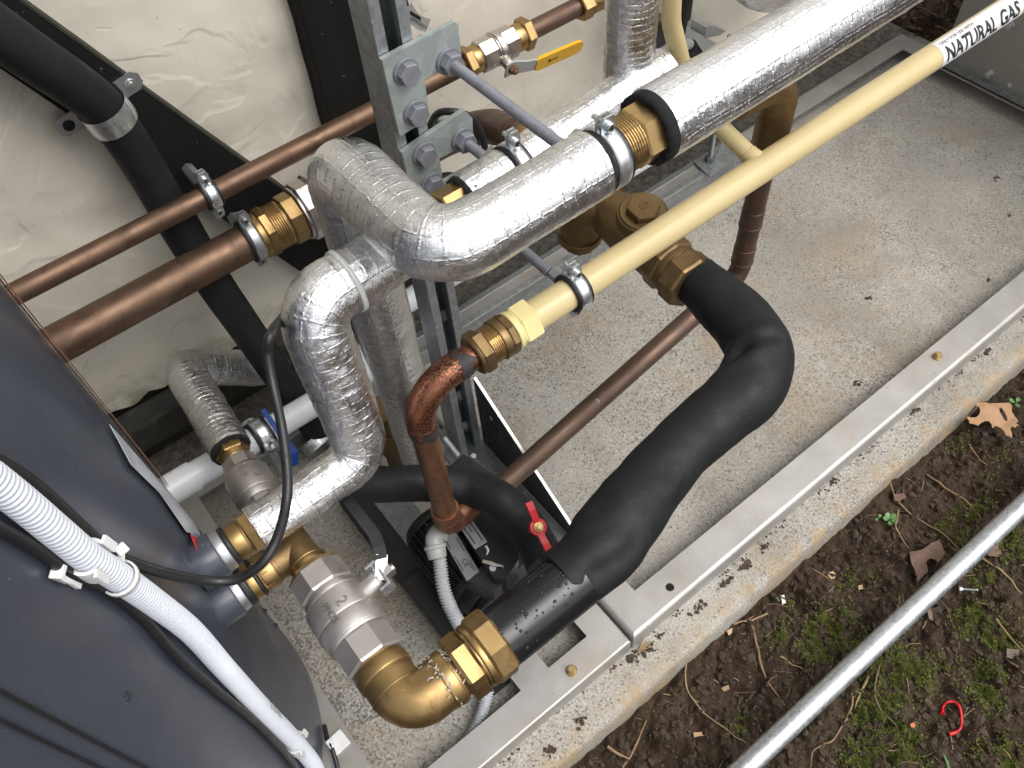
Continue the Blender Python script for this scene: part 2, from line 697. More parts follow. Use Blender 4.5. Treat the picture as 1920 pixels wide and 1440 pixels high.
def tank_mat():
    mt, t, b = _nodes('tank_jacket_grey')
    k = NT(t)
    v = k.coord()
    c = k.ramp(k.noise(v, 6, 5), (.3, (.049, .056, .076)), (.7, (.043, .049, .066)))
    dust = k.ramp(k.noise(v, 330, 2, .5), (.725, 0.0), (.76, .5))
    c = k.mix(dust, c, (.30, .30, .31))
    scr = k.ramp(k.noise(k.coord('Object', (140, 140, 9)), 1.0, 3, .5), (.70, 0.0), (.73, .35))
    c = k.mix(scr, c, (.16, .165, .18))
    film_ = k.ramp(k.noise(v, 9, 6, .7), (.45, 0.0), (.75, .3))
    c = k.mix(film_, c, (.072, .078, .095))
    k.l(c, b.inputs['Base Color'])
    k.l(k.ramp(k.noise(v, 12, 5), (.3, .26), (.7, .36)), b.inputs['Roughness'])
    b.inputs['Specular IOR Level'].default_value = .5
    n = k.bump(k.noise(v, 5.5, 2), .07, .010)
    n = k.bump(k.noise(v, 300, 3), .05, .0005, n)
    k.l(n, b.inputs['Normal'])
    return mt


def timber_mat():
    mt, t, b = _nodes('black_painted_timber')
    k = NT(t)
    v = k.coord()
    c = k.ramp(k.noise(k.coord('Object', (30, 30, 4)), 1.0, 5, .6), (.3, (.006, .006, .006)), (.7, (.012, .0115, .011)))
    c = k.mix(k.ramp(k.noise(v, 190, 2), (.735, 0.0), (.76, .6)), c, (.25, .25, .25))
    k.l(c, b.inputs['Base Color'])
    b.inputs['Roughness'].default_value = .7
    b.inputs['Specular IOR Level'].default_value = .22
    k.l(k.bump(k.noise(k.coord('Object', (90, 90, 9)), 1.0, 4), .25, .002), b.inputs['Normal'])
    return mt


M = dict(
    render=render_mat(), concrete=concrete_mat(), soil=soil_mat(), tray=steel_tray_mat(), tank=tank_mat(), timber=timber_mat(),
    foil=foil_mat('foil_lagging', ribs=.45), foil_smooth=foil_mat('foil_lagging_smooth', .017, .14, (.90, .91, .93)), foil_rib=foil_mat('foil_lagging_ribbed', .0115, .75), foil2=foil_mat('foil_lagging_dense', .008, .8, (.80, .80, .80)),
    moss_edge=simple('algae_edge', (.030, .032, .019), .9, 0, (.014, .014, .011), 40),
    plinth=simple('damp_dark_plinth', (.030, .027, .020), .8, 0, (.014, .013, .011), 12, bump=.5, bs=60, bd=.004, spots=(30, .6, .75, (.05, .055, .02))),
    foam=simple('black_elastomer_foam', (.012, .013, .0148), .62, 0, (.008, .0085, .0098), 20, rv=.1, spec=.30, bump=.22, bs=420, bd=.0005, spots=(340, .685, .72, (.085, .085, .085))),
    foam_cut=simple('cut_foam', (.016, .016, .017), .95, 0, (.009, .009, .009), 80, bump=.6, bs=500, bd=.001),
    rubber=simple('black_rubber', (.014, .014, .016), .5, 0, (.010, .010, .012), 40),
    pe=simple('black_polyethylene', (.010, .011, .013), .24, 0, (.008, .009, .011), 30, rv=.05, spec=.5, bump=.05, bs=60, bd=.001),
    cable=simple('black_cable', (.012, .012, .013), .42, 0, (.020, .020, .021), 60),
    copper=copper_mat('aged_copper', (.215, .132, .088), (.150, .095, .066), (.105, .066, .046), .46, 15, .8),
    copper_red=copper_mat('heat_marked_copper', (.34, .145, .082), (.24, .095, .056), (.12, .062, .042), .40, 22, .85, (.022, .014, .012)),
    copper_brown=copper_mat('brown_tarnished_copper', (.150, .097, .072), (.108, .070, .053), (.165, .088, .060), .46, 12, .7),
    copper_stain=copper_mat('stained_copper', (.27, .125, .068), (.165, .08, .046), (.085, .045, .036), .42, 30, .75),
    oxide=simple('black_solder_oxide', (.032, .028, .030), .6, .3, (.055, .045, .048), 60),
    brass=copper_mat('brass', (.40, .268, .118), (.32, .21, .09), (.235, .15, .066), .40, 22, .95),
    brass_new=copper_mat('bright_brass', (.47, .32, .145), (.39, .262, .115), (.30, .195, .085), .37, 34, .95),
    bronze=copper_mat('dull_bronze', (.245, .165, .078), (.19, .125, .058), (.155, .105, .055), .46, 26, .85),
    nickel=simple('nickel_plate', (.66, .62, .58), .33, 1.0, (.55, .515, .48), 30, bump=.06, bs=500, bd=.0005, spots=(60, .60, .75, (.36, .33, .30))),
    mark=simple('raised_mark', (.42, .39, .36), .3, .8, (.36, .335, .31), 60),
    cast_nickel=simple('shot_blasted_nickel', (.56, .53, .50), .46, .9, (.50, .47, .445), 25, rv=.06, bump=.16, bs=900, bd=.0004, spots=(22, .58, .8, (.42, .39, .36))),
    zinc=simple('bright_zinc', (.74, .77, .79), .32, .92, (.64, .68, .70), 40, spots=(70, .66, .78, (.36, .40, .39))),
    steel=simple('dull_steel', (.52, .53, .54), .42, .9, (.42, .43, .44), 40),
    galv=galv_mat('galvanised_strut', (.37, .395, .41), .45, .75, 140, .5), galv_dark=galv_mat('weathered_and_shaded_galvanised', (.25, .27, .275), .5, .75, 120, .55),  # the dark one also carries painted shade on the frame's cross member
    pole=galv_mat('galvanised_tube', (.56, .60, .63), .42, .9, 200, .15),
    plate=galv_mat('zinc_passivated_plate', (.38, .425, .41), .5, .45, 60, .2),
    hdg=simple('hot_dip_grey', (.235, .24, .27), .6, .3, (.185, .19, .21), 90, bump=.35, bs=420, bd=.0006),
    pvc=simple('white_pvc', (.72, .745, .77), .3, 0, (.66, .685, .71), 12, rv=.06),
    white=simple('white_plastic', (.78, .79, .78), .35, 0, (.70, .71, .70), 30),
    nylon=simple('milky_nylon', (.66, .67, .64), .4, 0, (.60, .61, .585), 40),
    conduit=simple('white_conduit', (.60, .625, .68), .45, 0, (.55, .575, .63), 15),
    conduit_grey=simple('grey_conduit', (.44, .455, .475), .45, 0, (.40, .41, .43), 15),
    gland=simple('grey_plastic', (.40, .405, .385), .45, 0, (.36, .365, .35), 30),
    yellow=simple('yellow_gas_coating', (.62, .505, .265), .38, 0, (.585, .47, .24), 10, rv=.06, bump=.04, bs=70, bd=.001, spots=(150, .69, .73, (.42, .33, .16))),
    yellow_nut=simple('yellow_coated_nut', (.76, .66, .32), .45, 0, (.70, .60, .28), 40),
    yellow_dip=simple('yellow_dipped_handle', (.72, .40, .014), .3, 0, (.66, .36, .012), 30, bump=.1, bs=80),
    red=simple('red_plastic', (.62, .012, .022), .35, 0, (.52, .01, .018), 40),
    blue=simple('blue_plastic', (.010, .055, .27), .4, 0, (.008, .045, .22), 40),
    motor=simple('black_motor_paint', (.011, .011, .012), .45, .0, (.016, .016, .017), 50, bump=.1, bs=400, bd=.0005),
    motor_grey=simple('dark_grey_cast', (.05, .05, .048), .6, .1, (.035, .035, .034), 40, bump=.3, bs=260, bd=.001),
    label=simple('silver_label', (.34, .355, .36), .4, .4, (.42, .435, .44), 30),
    sticker=simple('white_sticker', (.80, .80, .81), .35, 0, (.77, .77, .78), 20),
    ink=simple('black_ink', (.012, .012, .013), .5, 0, (.012, .012, .013), 20),
    ink_grey=simple('grey_ink', (.10, .10, .11), .5, 0, (.10, .10, .11), 20),
    ink_red=simple('red_ink', (.55, .035, .03), .4, 0, (.5, .03, .03), 20),
    film=simple('clear_label_film', (.60, .63, .68), .2, .2, (.46, .49, .54), 24, rv=.06),
    film_blue=simple('blue_label_print', (.16, .25, .40), .25, .1, (.30, .34, .42), 60),
    grey_paint=simple('grey_painted_steel', (.46, .47, .47), .5, .3, (.40, .41, .41), 20),
    grey_plastic=simple('light_grey_plastic', (.52, .53, .53), .45, 0, (.47, .48, .48), 20),
    casing=simple('stainless_casing', (.34, .335, .31), .45, .6, (.28, .275, .255), 5, rv=.06, bump=.04, bs=40),
    trim=simple('copper_coloured_trim', (.25, .125, .08), .5, .4, (.19, .095, .06), 40, spots=(90, .6, .7, (.35, .16, .06))),
    darkplate_shade=simple('dark_paint_and_shade', (.020, .020, .021), .5, .2, (.028, .028, .028), 30),  # dark plates, and painted shade inside the floor channel
    cutedge=simple('bare_cut_edge', (.72, .72, .72), .4, .6, (.66, .66, .66), 60),
    yzinc=simple('yellow_passivated_bolt', (.62, .46, .22), .36, .9, (.52, .38, .18), 60),
    twig=simple('dry_stem', (.27, .17, .09), .75, 0, (.17, .105, .055), 60, bump=.3, bs=200, bd=.001),
    straw=simple('pale_straw', (.36, .255, .14), .75, 0, (.27, .18, .095), 60),
    root=simple('thin_root', (.20, .13, .08), .8, 0, (.14, .09, .055), 60),
    leaf=simple('dry_oak_leaf', (.44, .265, .145), .6, 0, (.35, .20, .105), 60, bump=.3, bs=120, bd=.001),
    leaf_dark=simple('brown_fallen_leaf', (.175, .10, .07), .6, 0, (.13, .075, .05), 60, bump=.3, bs=120, bd=.001),
    green=simple('fresh_green_leaf', (.105, .23, .07), .45, 0, (.08, .18, .05), 80),
    moss=simple('moss', (.150, .185, .034), .8, 0, (.235, .25, .07), 130, amount=(.4, .6)),
    pebble=simple('pebble', (.20, .165, .125), .8, 0, (.12, .095, .07), 50),
    clod=simple('soil_clod', (.042, .028, .018), .95, 0, (.078, .053, .035), 60, bump=.6, bs=300, bd=.002),
    paper=simple('white_scrap', (.72, .70, .66), .7, 0, (.62, .60, .56), 90),
    tape=simple('dirty_white_tape', (.50, .48, .40), .8, 0, (.38, .36, .30), 90),
    orange=simple('orange_scrap', (.72, .20, .10), .5, 0, (.62, .17, .09), 60),
    mulch=simple('brown_mulch', (.13, .085, .05), .9, 0, (.07, .046, .028), 60, bump=.5, bs=200, bd=.002),
    chip=simple('wood_chip', (.50, .33, .19), .8, 0, (.42, .27, .15), 90),
    shadow_gap=simple('black_cavity', (.006, .006, .006), .9, 0, (.005, .005, .005), 20),
)

# ================================================================== STRUCTURE
WALL_Y = 1.06
SLAB_Y = .214

# --- soil: one fine displaced sheet where it is looked at, one coarse sheet to the horizon
def soil_height(P):
    P3 = np.c_[P, np.zeros(len(P))]
    h = (fbm(P3, 9, 4, 3) - .5) * .034 + (fbm(P3, 48, 5, 11) - .5) * .034
    cl = vnoise(P3, 130, 21)
    h += np.clip(cl - .55, 0, 1) * .012
    return h


def soil_z(x, y):
    return -.062 + float(soil_height(np.array([[x, y]]))[0])


def soil_patch(x0, x1, y0, y1, step, z0, name):
    xs = np.arange(x0, x1 + step / 2, step)
    ys = np.arange(y0, y1 + step / 2, step)
    gx, gy = np.meshgrid(xs, ys, indexing='ij')
    P = np.c_[gx.ravel(), gy.ravel()]
    h = z0 + soil_height(P)
    e = np.minimum.reduce([(P[:, 0] - x0), (x1 - P[:, 0]), (P[:, 1] - y0), (y1 - P[:, 1])])
    h = np.where(e < .06, h - (1 - np.clip(e / .06, 0, 1)) * .07, h)
    V = np.c_[P, h]
    n, mm = len(xs), len(ys)
    i, j = np.meshgrid(np.arange(n - 1), np.arange(mm - 1), indexing='ij')
    a = (i * mm + j).ravel()
    F = np.stack([a, a + mm, a + mm + 1, a + 1], 1)
    me = bpy.data.meshes.new(name)
    me.vertices.add(len(V)); me.vertices.foreach_set('co', V.ravel())
    me.loops.add(F.size); me.loops.foreach_set('vertex_index', F.ravel())
    me.polygons.add(len(F)); me.polygons.foreach_set('loop_start', np.arange(0, F.size, 4)); me.polygons.foreach_set('loop_total', np.full(len(F), 4))
    me.polygons.foreach_set('use_smooth', np.ones(len(F), bool))
    me.update(calc_edges=True)
    me.materials.append(M['soil'])
    o = bpy.data.objects.new(name, me)
    COL.objects.link(o)
    WM[o.name] = np.eye(4)
    return tag(o, kind='structure')


soil_patch(-.25, 2.15, -.55, .30, .003, -.062, 'soil')
soil_patch(1.93, 3.0, .22, 2.4, .006, -.005, 'soil_bed')
mb = MB()
for (x0, x1, y0, y1) in ((-60, 60, -60, .26), (1.99, 60, .26, 60)):
    mb.add([(x0, y0, -.115), (x1, y0, -.115), (x1, y1, -.115), (x0, y1, -.115)], [(0, 1, 2, 3)])
build(mb, 'ground', M['soil'], kind='structure')

# --- concrete slab with a worn front edge
xs = np.arange(-1.2, 1.982, .006)
prof = [(1.10, 0), (.30, 0), (.262, 0), (.244, -.0006), (.230, -.0015), (.222, -.003), (.217, -.0075), (.2145, -.015), (.213, -.03), (.211, -.06), (.211, -.14)]
Rg = np.zeros((len(prof), len(xs), 3))
for i, (py, pz) in enumerate(prof):
    Q = np.c_[xs, np.full(len(xs), py), np.full(len(xs), pz)]
    k = 1 if 3 <= i <= 9 else 0
    nz = (fbm(Q, 60, 4, 5) - .5) * .004 + (fbm(Q, 11, 3, 6) - .5) * .005
    chip = np.clip(fbm(Q, 26, 3, 8) - .62, 0, 1) * .03
    Rg[i, :, 0] = xs
    Rg[i, :, 1] = py + k * (nz + chip)
    Rg[i, :, 2] = pz - k * chip * .5
mb = MB().rings(Rg, True, False)
mb.add([(1.982, .211, -.14), (1.982, 1.1, -.14), (1.982, 1.1, 0), (1.982, .262, 0)], [(0, 1, 2, 3)])
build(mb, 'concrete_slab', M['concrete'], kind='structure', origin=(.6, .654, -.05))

# --- house wall: trowelled render, dark plinth, black timbers
wall = thing('house_wall', (.6, WALL_Y, 0), 'cream trowelled render house wall with black timbers and dark plinth', 'wall')
nx, nz_ = 260, 130
gx, gz = np.meshgrid(np.linspace(-1.6, 4.2, nx * 2), np.linspace(.172, 3.6, nz_ * 2), indexing='ij')
P = np.c_[gx.ravel(), np.zeros(gx.size), gz.ravel()]
foot = .012 * np.exp(-(P[:, 2] - .172) / .03)
yy = WALL_Y + (fbm(P, 6, 3, 31) - .5) * .016 + (fbm(P * A(1, 1, .6), 16, 3, 33) - .5) * .010
P[:, 1] = yy
P[:, 2] += np.where(P[:, 2] < .18, (fbm(P * A(1, 0, 0), 40, 4, 9) - .5) * .02, 0)
a = (np.arange(nx * 2 - 1)[:, None] * nz_ * 2 + np.arange(nz_ * 2 - 1)[None]).ravel()
mb = MB().add(P, np.stack([a, a + nz_ * 2, a + nz_ * 2 + 1, a + 1], 1), True)
build(mb, 'render_panel', M['render'], wall, origin=(.6, WALL_Y, 1.72))
mb = MB().box((1.3, WALL_Y + .10, .02), (5.8, .14, .30), bev=.004)
build(mb, 'plinth', M['plinth'], wall)
mb = MB().box((.3, WALL_Y - .005, .118), (3.2, .05, .06), bev=.006)
build(mb, 'plinth', M['plinth'], wall)

YT = 1.028
def timber(name, poly, wall=wall, edge=True):
    P = [at(px, py, y=YT) for px, py in poly]
    b = MB().prism(P, (0, .045, 0))
    return build(b, name, M['timber'], wall)


# diagonal brace: four corners on its front plane, carried on past the frame
ul, ur = at(30, 0, y=YT), at(510, 345, y=YT)
ll, lr = at(0, 128, y=YT), at(560, 507, y=YT)
du, dl = unit(ur - ul), unit(lr - ll)
brace = [ul - du * .9, ur + du * .22, lr + dl * .16, ll - dl * .9]
build(MB().prism(brace, (0, .045, 0)), 'timber_brace', M['timber'], wall)
# weathered, algae covered top edge of the brace
e0, e1 = brace[0], brace[1]
nrm = unit(np.cross(du, Y))
nrm = nrm if nrm[2] > 0 else -nrm
build(MB().prism([e0 + nrm * .001, e1 + nrm * .001, e1 + nrm * .004, e0 + nrm * .004], (0, .034, 0)), 'brace_top_edge', M['moss_edge'], wall)
# upright post
p0, p1 = at(552, 0, y=YT), at(612, 200, y=YT)
xl = (p0[0] + p1[0]) / 2
build(MB().box((xl + .075, YT + .02, 1.86), (.15, .05, 3.4), bev=.003), 'timber_post', M['timber'], wall)

# ================================================================== STEEL BASE FRAMES
def plate_cells(mb, xs, ys, hole, z0, z1):
    """flat plate cut from a grid of cells; hole(i,j) leaves a cell open"""
    nx, ny = len(xs) - 1, len(ys) - 1
    solid = [[not hole(i, j) for j in range(ny)] for i in range(nx)]
    g = lambda i, j: 0 <= i < nx and 0 <= j < ny and solid[i][j]
    for i in range(nx):
        for j in range(ny):
            if not solid[i][j]:
                continue
            a, b, c, d = xs[i], xs[i + 1], ys[j], ys[j + 1]
            mb.add([(a, c, z1), (b, c, z1), (b, d, z1), (a, d, z1)], [(0, 1, 2, 3)])
            mb.add([(a, c, z0), (b, c, z0), (b, d, z0), (a, d, z0)], [(3, 2, 1, 0)])
            for di, dj, q in ((-1, 0, [(a, c), (a, d)]), (1, 0, [(b, d), (b, c)]), (0, -1, [(b, c), (a, c)]), (0, 1, [(a, d), (b, d)])):
                if not g(i + di, j + dj):
                    (u0, v0), (u1, v1) = q
                    mb.add([(u0, v0, z0), (u1, v1, z0), (u1, v1, z1), (u0, v0, z1)], [(0, 1, 2, 3)])
    return mb


def skirt(mb, x0, x1, y0, y1, h, rad=.006, inset=.006):
    """folded rim round a rectangle: bend and upright flange"""
    rings = []
    for k in range(7):
        t = k / 6 * math.pi / 2
        d, zz = rad - rad * math.sin(t), h - rad + rad * math.cos(t)
        rings.append((d, zz))
    rings.append((0, .0012))
    Rg = []
    for d, zz in rings:
        Rg.append([(x0 + d, y0 + d, zz), (x1 - d, y0 + d, zz), (x1 - d, y1 - d, zz), (x0 + d, y1 - d, zz)])
    Rg = np.array(Rg, float)
    n = len(Rg)
    for j in range(4):           # each side separately so that corners stay crisp
        k = (j + 1) % 4
        V = np.stack([Rg[:, j], Rg[:, k]], 1).reshape(-1, 3)
        mb.add(V, [(2 * i, 2 * i + 2, 2 * i + 3, 2 * i + 1) for i in range(n - 1)], True)
    return mb


FH = .040
def hole_plate(mb, cx, cy, half, r, z0, z1, n=20):
    """square tile with a round hole"""
    th = np.arange(n) * 2 * math.pi / n + math.pi / n
    C = np.stack([cx + r * np.cos(th), cy + r * np.sin(th)], 1)
    s = half / np.maximum(np.abs(np.cos(th)), np.abs(np.sin(th)))
    Q = np.stack([cx + s * np.cos(th), cy + s * np.sin(th)], 1)
    # add exact corners by snapping the nearest ray
    for sx, sy in ((1, 1), (-1, 1), (-1, -1), (1, -1)):
        d = np.hypot(Q[:, 0] - cx - sx * half, Q[:, 1] - cy - sy * half)
        Q[d.argmin()] = (cx + sx * half, cy + sy * half)
    for i in range(n):
        k = (i + 1) % n
        mb.add([(*C[i], z1), (*Q[i], z1), (*Q[k], z1), (*C[k], z1)], [(0, 1, 2, 3)])
        mb.add([(*C[i], z1), (*C[k], z1), (*C[k], z0), (*C[i], z0)], [(0, 1, 2, 3)])


# right frame
RX0, RX1, RY0, RY1 = .351, 1.905, .273, .979
fr = thing('base_frame', (1.1, .62, 0), 'long folded stainless base frame bolted to the slab in front of the black lagged bend', 'base frame')
mb = MB()
hx, hy = at(1256, 1101, z=FH)[:2]
xs = [RX0 + .008, .404, hx - .012, hx + .012, 1.85, RX1 - .008]
ys = [RY0 + .008, hy - .012, hy + .012, .328, .929, RY1 - .008]
plate_cells(mb, xs, ys, lambda i, j: (1 <= i <= 3 and j == 3) or (i == 2 and j == 1), FH - .003, FH)
hole_plate(mb, hx, hy, .012, .0068, FH - .003, FH)
skirt(mb, RX0, RX1, RY0, RY1, FH, .008)
build(mb, 'frame_rail', M['tray'], fr)
# left frame that carries pump and strut
LX0, LX1 = -.50, .346
fl = thing('base_frame', (.1, .62, 0), 'stainless base frame with square cutouts under the black plastic pipe and pump', 'base frame')
mb = MB()
xs = [LX0 + .004, -.12, -.055, .130, .173, .225, .300, LX1 - .004]
ys = [.273 + .004, .321, .352, .50, .80, .925, .979 - .004]
def lhole(i, j):
    if i == 4 and j in (2, 3, 4): return True
    if j in (0, 5): return False
    if i in (0, 1): return False
    if i == 2: return True
    if i == 3: return j in (1, 2, 3, 4)
    if i == 5: return j in (1,)
    return False
plate_cells(mb, xs, ys, lhole, FH - .003, FH)
skirt(mb, LX0, LX1, .273, .979, FH, .004)
build(mb, 'frame_rail', M['tray'], fl)
mb = MB().box((.1515, .56, .019), (.043, .42, .034))
build(mb, 'frame_liner', M['darkplate_shade'], fl)
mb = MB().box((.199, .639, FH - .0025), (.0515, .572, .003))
build(mb, 'cross_member', M['galv_dark'], fl)  # darker metal than the frame: shade around the pump put into its colour


def base_bolt(px, py, label):
    p = at(px, py, z=FH)
    p[2] = FH
    t = thing('frame_bolt', p, label, 'bolt', 'yellow passivated flange bolts in the base frames')
    F0 = frame(p, Z, X)
    b = MB().turned(F0, [(0.0003, .0026, .0088, .0088), (.0024, .0040, .0082, .0070)])
    build(b, 'flange', M['yzinc'], t)
    b = MB().turned(F0, [(.0036, .0095, .0068, .0068, 6, .3), (.0094, .0102, .0052, .0048)])
    build(b, 'bolt_head', M['yzinc'], t)


base_bolt(1072, 1258, 'yellow passivated bolt beside the square cutout below the black plastic pipe')
base_bolt(1757, 669, 'yellow passivated bolt far along the folded frame rail at the right')

# ================================================================== TANK
TC, TR = A(-.335, .58), .28
def on_tank(px, py, lift=0.0):
    v = ray(px, py)
    c = TC
    a = v[:2] @ v[:2]
    b = -2 * v[:2] @ c
    cc = c @ c - (TR + lift) ** 2
    D = b * b - 4 * a * cc
    t = (-b - math.sqrt(max(0, D))) / 2 / a
    return CAMP + v * t


tank = thing('water_tank', (*TC, FH), 'dark grey cylindrical tank jacket standing at the left edge', 'tank')
b = MB()
n = 160
th = np.arange(n) * 2 * math.pi / n
prof = [(TR - .004, FH + .0015), (TR, FH + .006), (TR, 1.62), (TR - .02, 1.66)]
Rg = np.array([[(TC[0] + r * math.cos(t), TC[1] + r * math.sin(t), z) for t in th] for r, z in prof])
# slight dishing so that reflections wander like thin sheet
zz = np.linspace(FH + .006, 1.62, 60)
Rg = []
for z in zz:
    Q = np.c_[np.cos(th) * 3, np.sin(th) * 3, np.full(n, z * 3)]
    rr = TR + (fbm(Q, .8, 2, 44) - .5) * .0012
    Rg.append(np.c_[TC[0] + rr * np.cos(th), TC[1] + rr * np.sin(th), np.full(n, z)])
b.rings(np.array(Rg), True)
b.cap(Rg[-1]); b.cap(Rg[0], True)
build(b, 'jacket', M['tank'], tank)


def tank_pt(ang, z, lift=0.0):
    return A(TC[0] + (TR + lift) * math.cos(ang), TC[1] + (TR + lift) * math.sin(ang), z)


def tank_patch(mb, a0, a1, z0, z1, lift, n=14, thick=.0006):
    g = np.linspace(a0, a1, n)
    Rg = np.array([[tank_pt(t, z, lift) for t in g] for z in (z0, z1)])
    mb.rings(Rg, True, False)
    Rg2 = np.array([[tank_pt(t, z, lift + thick) for t in g] for z in (z0, z1)])
    return mb.rings(Rg2[::-1], True, False)


# two folded vertical seams near the camera
for px, py in ((130, 1365), (0, 1350)):
    p = on_tank(px, py)
    an = math.atan2(p[1] - TC[1], p[0] - TC[0])
    b = MB()
    tank_patch(b, an - .005, an + .005, FH + .01, 1.6, .0030, 3, .0016)
    build(b, 'jacket_seam', M['rubber'], tank)
# copper-coloured edge strip along the far side of the jacket
sa = math.atan2(*( (on_tank(150, 735) - A(*TC, 0))[[1, 0]] ))
pa = on_tank(140, 722)
an = math.atan2(pa[1] - TC[1], pa[0] - TC[0]) + .055
zb = at(292, 893, x=tank_pt(an, 0)[0])[2]
b = MB()
tank_patch(b, an - .012, an + .02, zb, 1.6, .0035, 4, .002)
build(b, 'edge_strip', M['trim'], tank)
# peeling printed label film near the ports
def film(pts, name, mat, lift=.0035, th=.0004):
    P = [on_tank(px, py, lift) for px, py in pts]
    c = np.mean(P, 0)
    out = unit(A(c[0] - TC[0], c[1] - TC[1], 0))
    return build(MB().prism(P, out * th), name, mat, tank)


film([(205, 796), (232, 826), (330, 940), (368, 985), (375, 1003), (350, 998), (300, 925), (246, 872)], 'label_film', M['film'], .004)
film([(358, 998), (377, 1003), (412, 1052), (436, 1098), (424, 1092), (392, 1084), (378, 1062)], 'label_film', M['film_blue'], .0050)
film([(357, 1002), (366, 1006), (381, 1042), (389, 1064), (382, 1068), (373, 1044)], 'label_print', M['ink_red'], .0068)
# small screws round the bottom rim
for px, py in ((497, 1145), (517, 1172), (593, 1285)):
    p = on_tank(px, py, .001)
    d = unit(A(p[0] - TC[0], p[1] - TC[1], 0))
    build(MB().turned(frame(p - d * .001, d), [(0, .002, .0036, .0032), (.0018, .0038, .0022, .0016)], 14), 'screw', M['rubber'], tank)

# ================================================================== FOIL LAGGED PIPES
def foil_disp(amp=.0016, rib=.0011, seed=0, bend=None):
    def f(L, th, P):
        Q = P.reshape(-1, 3)
        lump = (fbm(Q, 22, 3, seed) - .5) * 2 * amp
        q2 = np.c_[L.ravel() * 150, np.cos(th.ravel()) * 2.4, np.sin(th.ravel()) * 2.4]
        rb = (1 - np.abs(vnoise(q2, 1.0, seed + 3) * 2 - 1)) * rib
        q3 = np.c_[Q * A(1, 1, 1)]
        cr = np.abs(fbm(q3, 75, 3, seed + 9) - .5) * 2
        crease = -np.clip(.16 - cr, 0, 1) * amp * 1.7
        return (lump + rb + crease).reshape(L.shape)
    return f


def foil_pipe(name, P, r, label, group='foil lagged pipes', seed=0, seg=88, amp=.0016, rib=.0011, mat='foil', step=.0028, caps=True):
    t = thing(name, P[0], label, 'lagged pipe', group)
    P = resample(P, step)
    if not np.isscalar(r):
        r = np.interp(np.linspace(0, 1, len(P)), np.linspace(0, 1, len(r)), r)
    b = MB().tube(P, r, seg, caps, foil_disp(amp, rib, seed))
    build(b, 'foil_jacket', M[mat], t)
    return t, P


def foam_end(t, p, d, r0, r1, length=.006, seed=1):
    """cut face of the foam sleeve: a ragged annulus"""
    F0 = frame(p, d)
    n = 48
    th = np.arange(n) * 2 * math.pi / n
    jit = (vnoise(np.c_[np.cos(th) * 4, np.sin(th) * 4, np.full(n, seed * 3.1)], 1.5, seed) - .5)
    ro = r1 * (1 + .05 * jit)
    prof = [(ro * .99, -.010 + 0 * th), (ro, 0 * th), (ro * .985, length + .006 * jit), (np.full(n, r0), length * .6 + .003 * jit), (np.full(n, r0 * .98), -.01 + 0 * th)]
    Rg = np.array([np.stack([a * np.cos(th), a * np.sin(th), z], 1) for a, z in prof])
    Rg = Rg @ F0[:3, :3].T + F0[:3, 3]
    build(MB().rings(Rg, True), 'foam_end', M['foam_cut'], t)


# A: the nearest elbowed run
YA, ZA = .462, .785
xa = at(1108, 335, y=YA)[0]
XV = .243
PA = fillet([A(xa, YA, ZA), A(XV, YA, ZA), A(XV, .633, ZA), A(XV + .004, .633, .236)], [0, .036, .045, 0], .003)
ta, _ = foil_pipe('lagged_pipe', PA, [.0322, .0322, .0335, .0345, .0330, .0340, .0350, .0325, .0322, .0322], 'foil lagged elbow pipe nearest the camera, turning from the strut clamp back and down', seed=2, rib=.0006)
foam_end(ta, A(xa + .002, YA, ZA), X, .016, .0312)

# E: the straight run to the upper right with its printed jacket
PE0 = A(at(1222, 262, y=.465)[0], .465, ZA)
PE1 = A(2.6, .492, ZA)
te, _ = foil_pipe('lagged_pipe', np.array([PE0, PE1]), .0362, 'straight foil lagged pipe running to the upper right with black printing along it', seed=5, step=.0036, rib=.0003, amp=.0010, mat='foil_smooth')
foam_end(te, PE0, -X, .022, .0358, .012, 3)
# foil overlap strip along the lower side
nE = unit(A(0, -1, -.12))
b = MB()
LL = np.linspace(0, 2.08, 300)
dE = unit(PE1 - PE0)
nn0 = A(0, -.93, .20); nn1 = A(0, -1, -.18)
strip = []
for a_ in np.linspace(0, 1, 7):
    nv = unit(nn0 * (1 - a_) + nn1 * a_)
    pts = PE0 + dE * (LL[:, None] + .006) + nv * (.0375 + .0009 * vnoise(np.c_[LL * 90, LL * 0 + a_ * 3, LL * 0], 1, 4)[:, None])
    pts[:, 2] += (vnoise(np.c_[LL * 40, LL * 0, LL * 0 + 9], 1, 8) - .5) * .003
    strip.append(pts)
b.rings(np.array(strip), True, False, (np.linspace(0, .03, 7), LL))
build(b, 'overlap_strip', M['foil'], te)

# F: the run behind, under the second clamp
YF, ZF = .600, .685
xf = at(868, 352, y=YF)[0]
PF = np.array([A(xf, YF, ZF), A(.672, YF + .02, ZF)])
tf, _ = foil_pipe('lagged_pipe', PF, .0272, 'foil lagged pipe half hidden behind the nearest elbow, with a torn black foam end', seed=8)
foam_end(tf, A(xf, YF, ZF), -X, .0125, .0268, .004, 5)

# R: vertical riser at the top
xr, yr = .633, .640
PR = np.array([A(xr, yr, ZF), A(xr, yr, 1.6)])
tr, _ = foil_pipe('lagged_pipe', PR, .0285, 'vertical foil lagged riser at the top beside the yellow gas pipe', seed=11, rib=.0016, mat='foil2')

# G: hanging foil bend at the very top right
gx_, gy_ = at(1402, 0, y=.84)[0], .84
PG = fillet([A(gx_, gy_, 1.5), A(gx_, gy_, .520), A(gx_ + .40, gy_ + .03, .575)], [0, .085, 0], .004)
foil_pipe('lagged_pipe', PG, .062, 'thick foil wrapped bend hanging down at the top right', seed=14, amp=.004, rib=.0014)

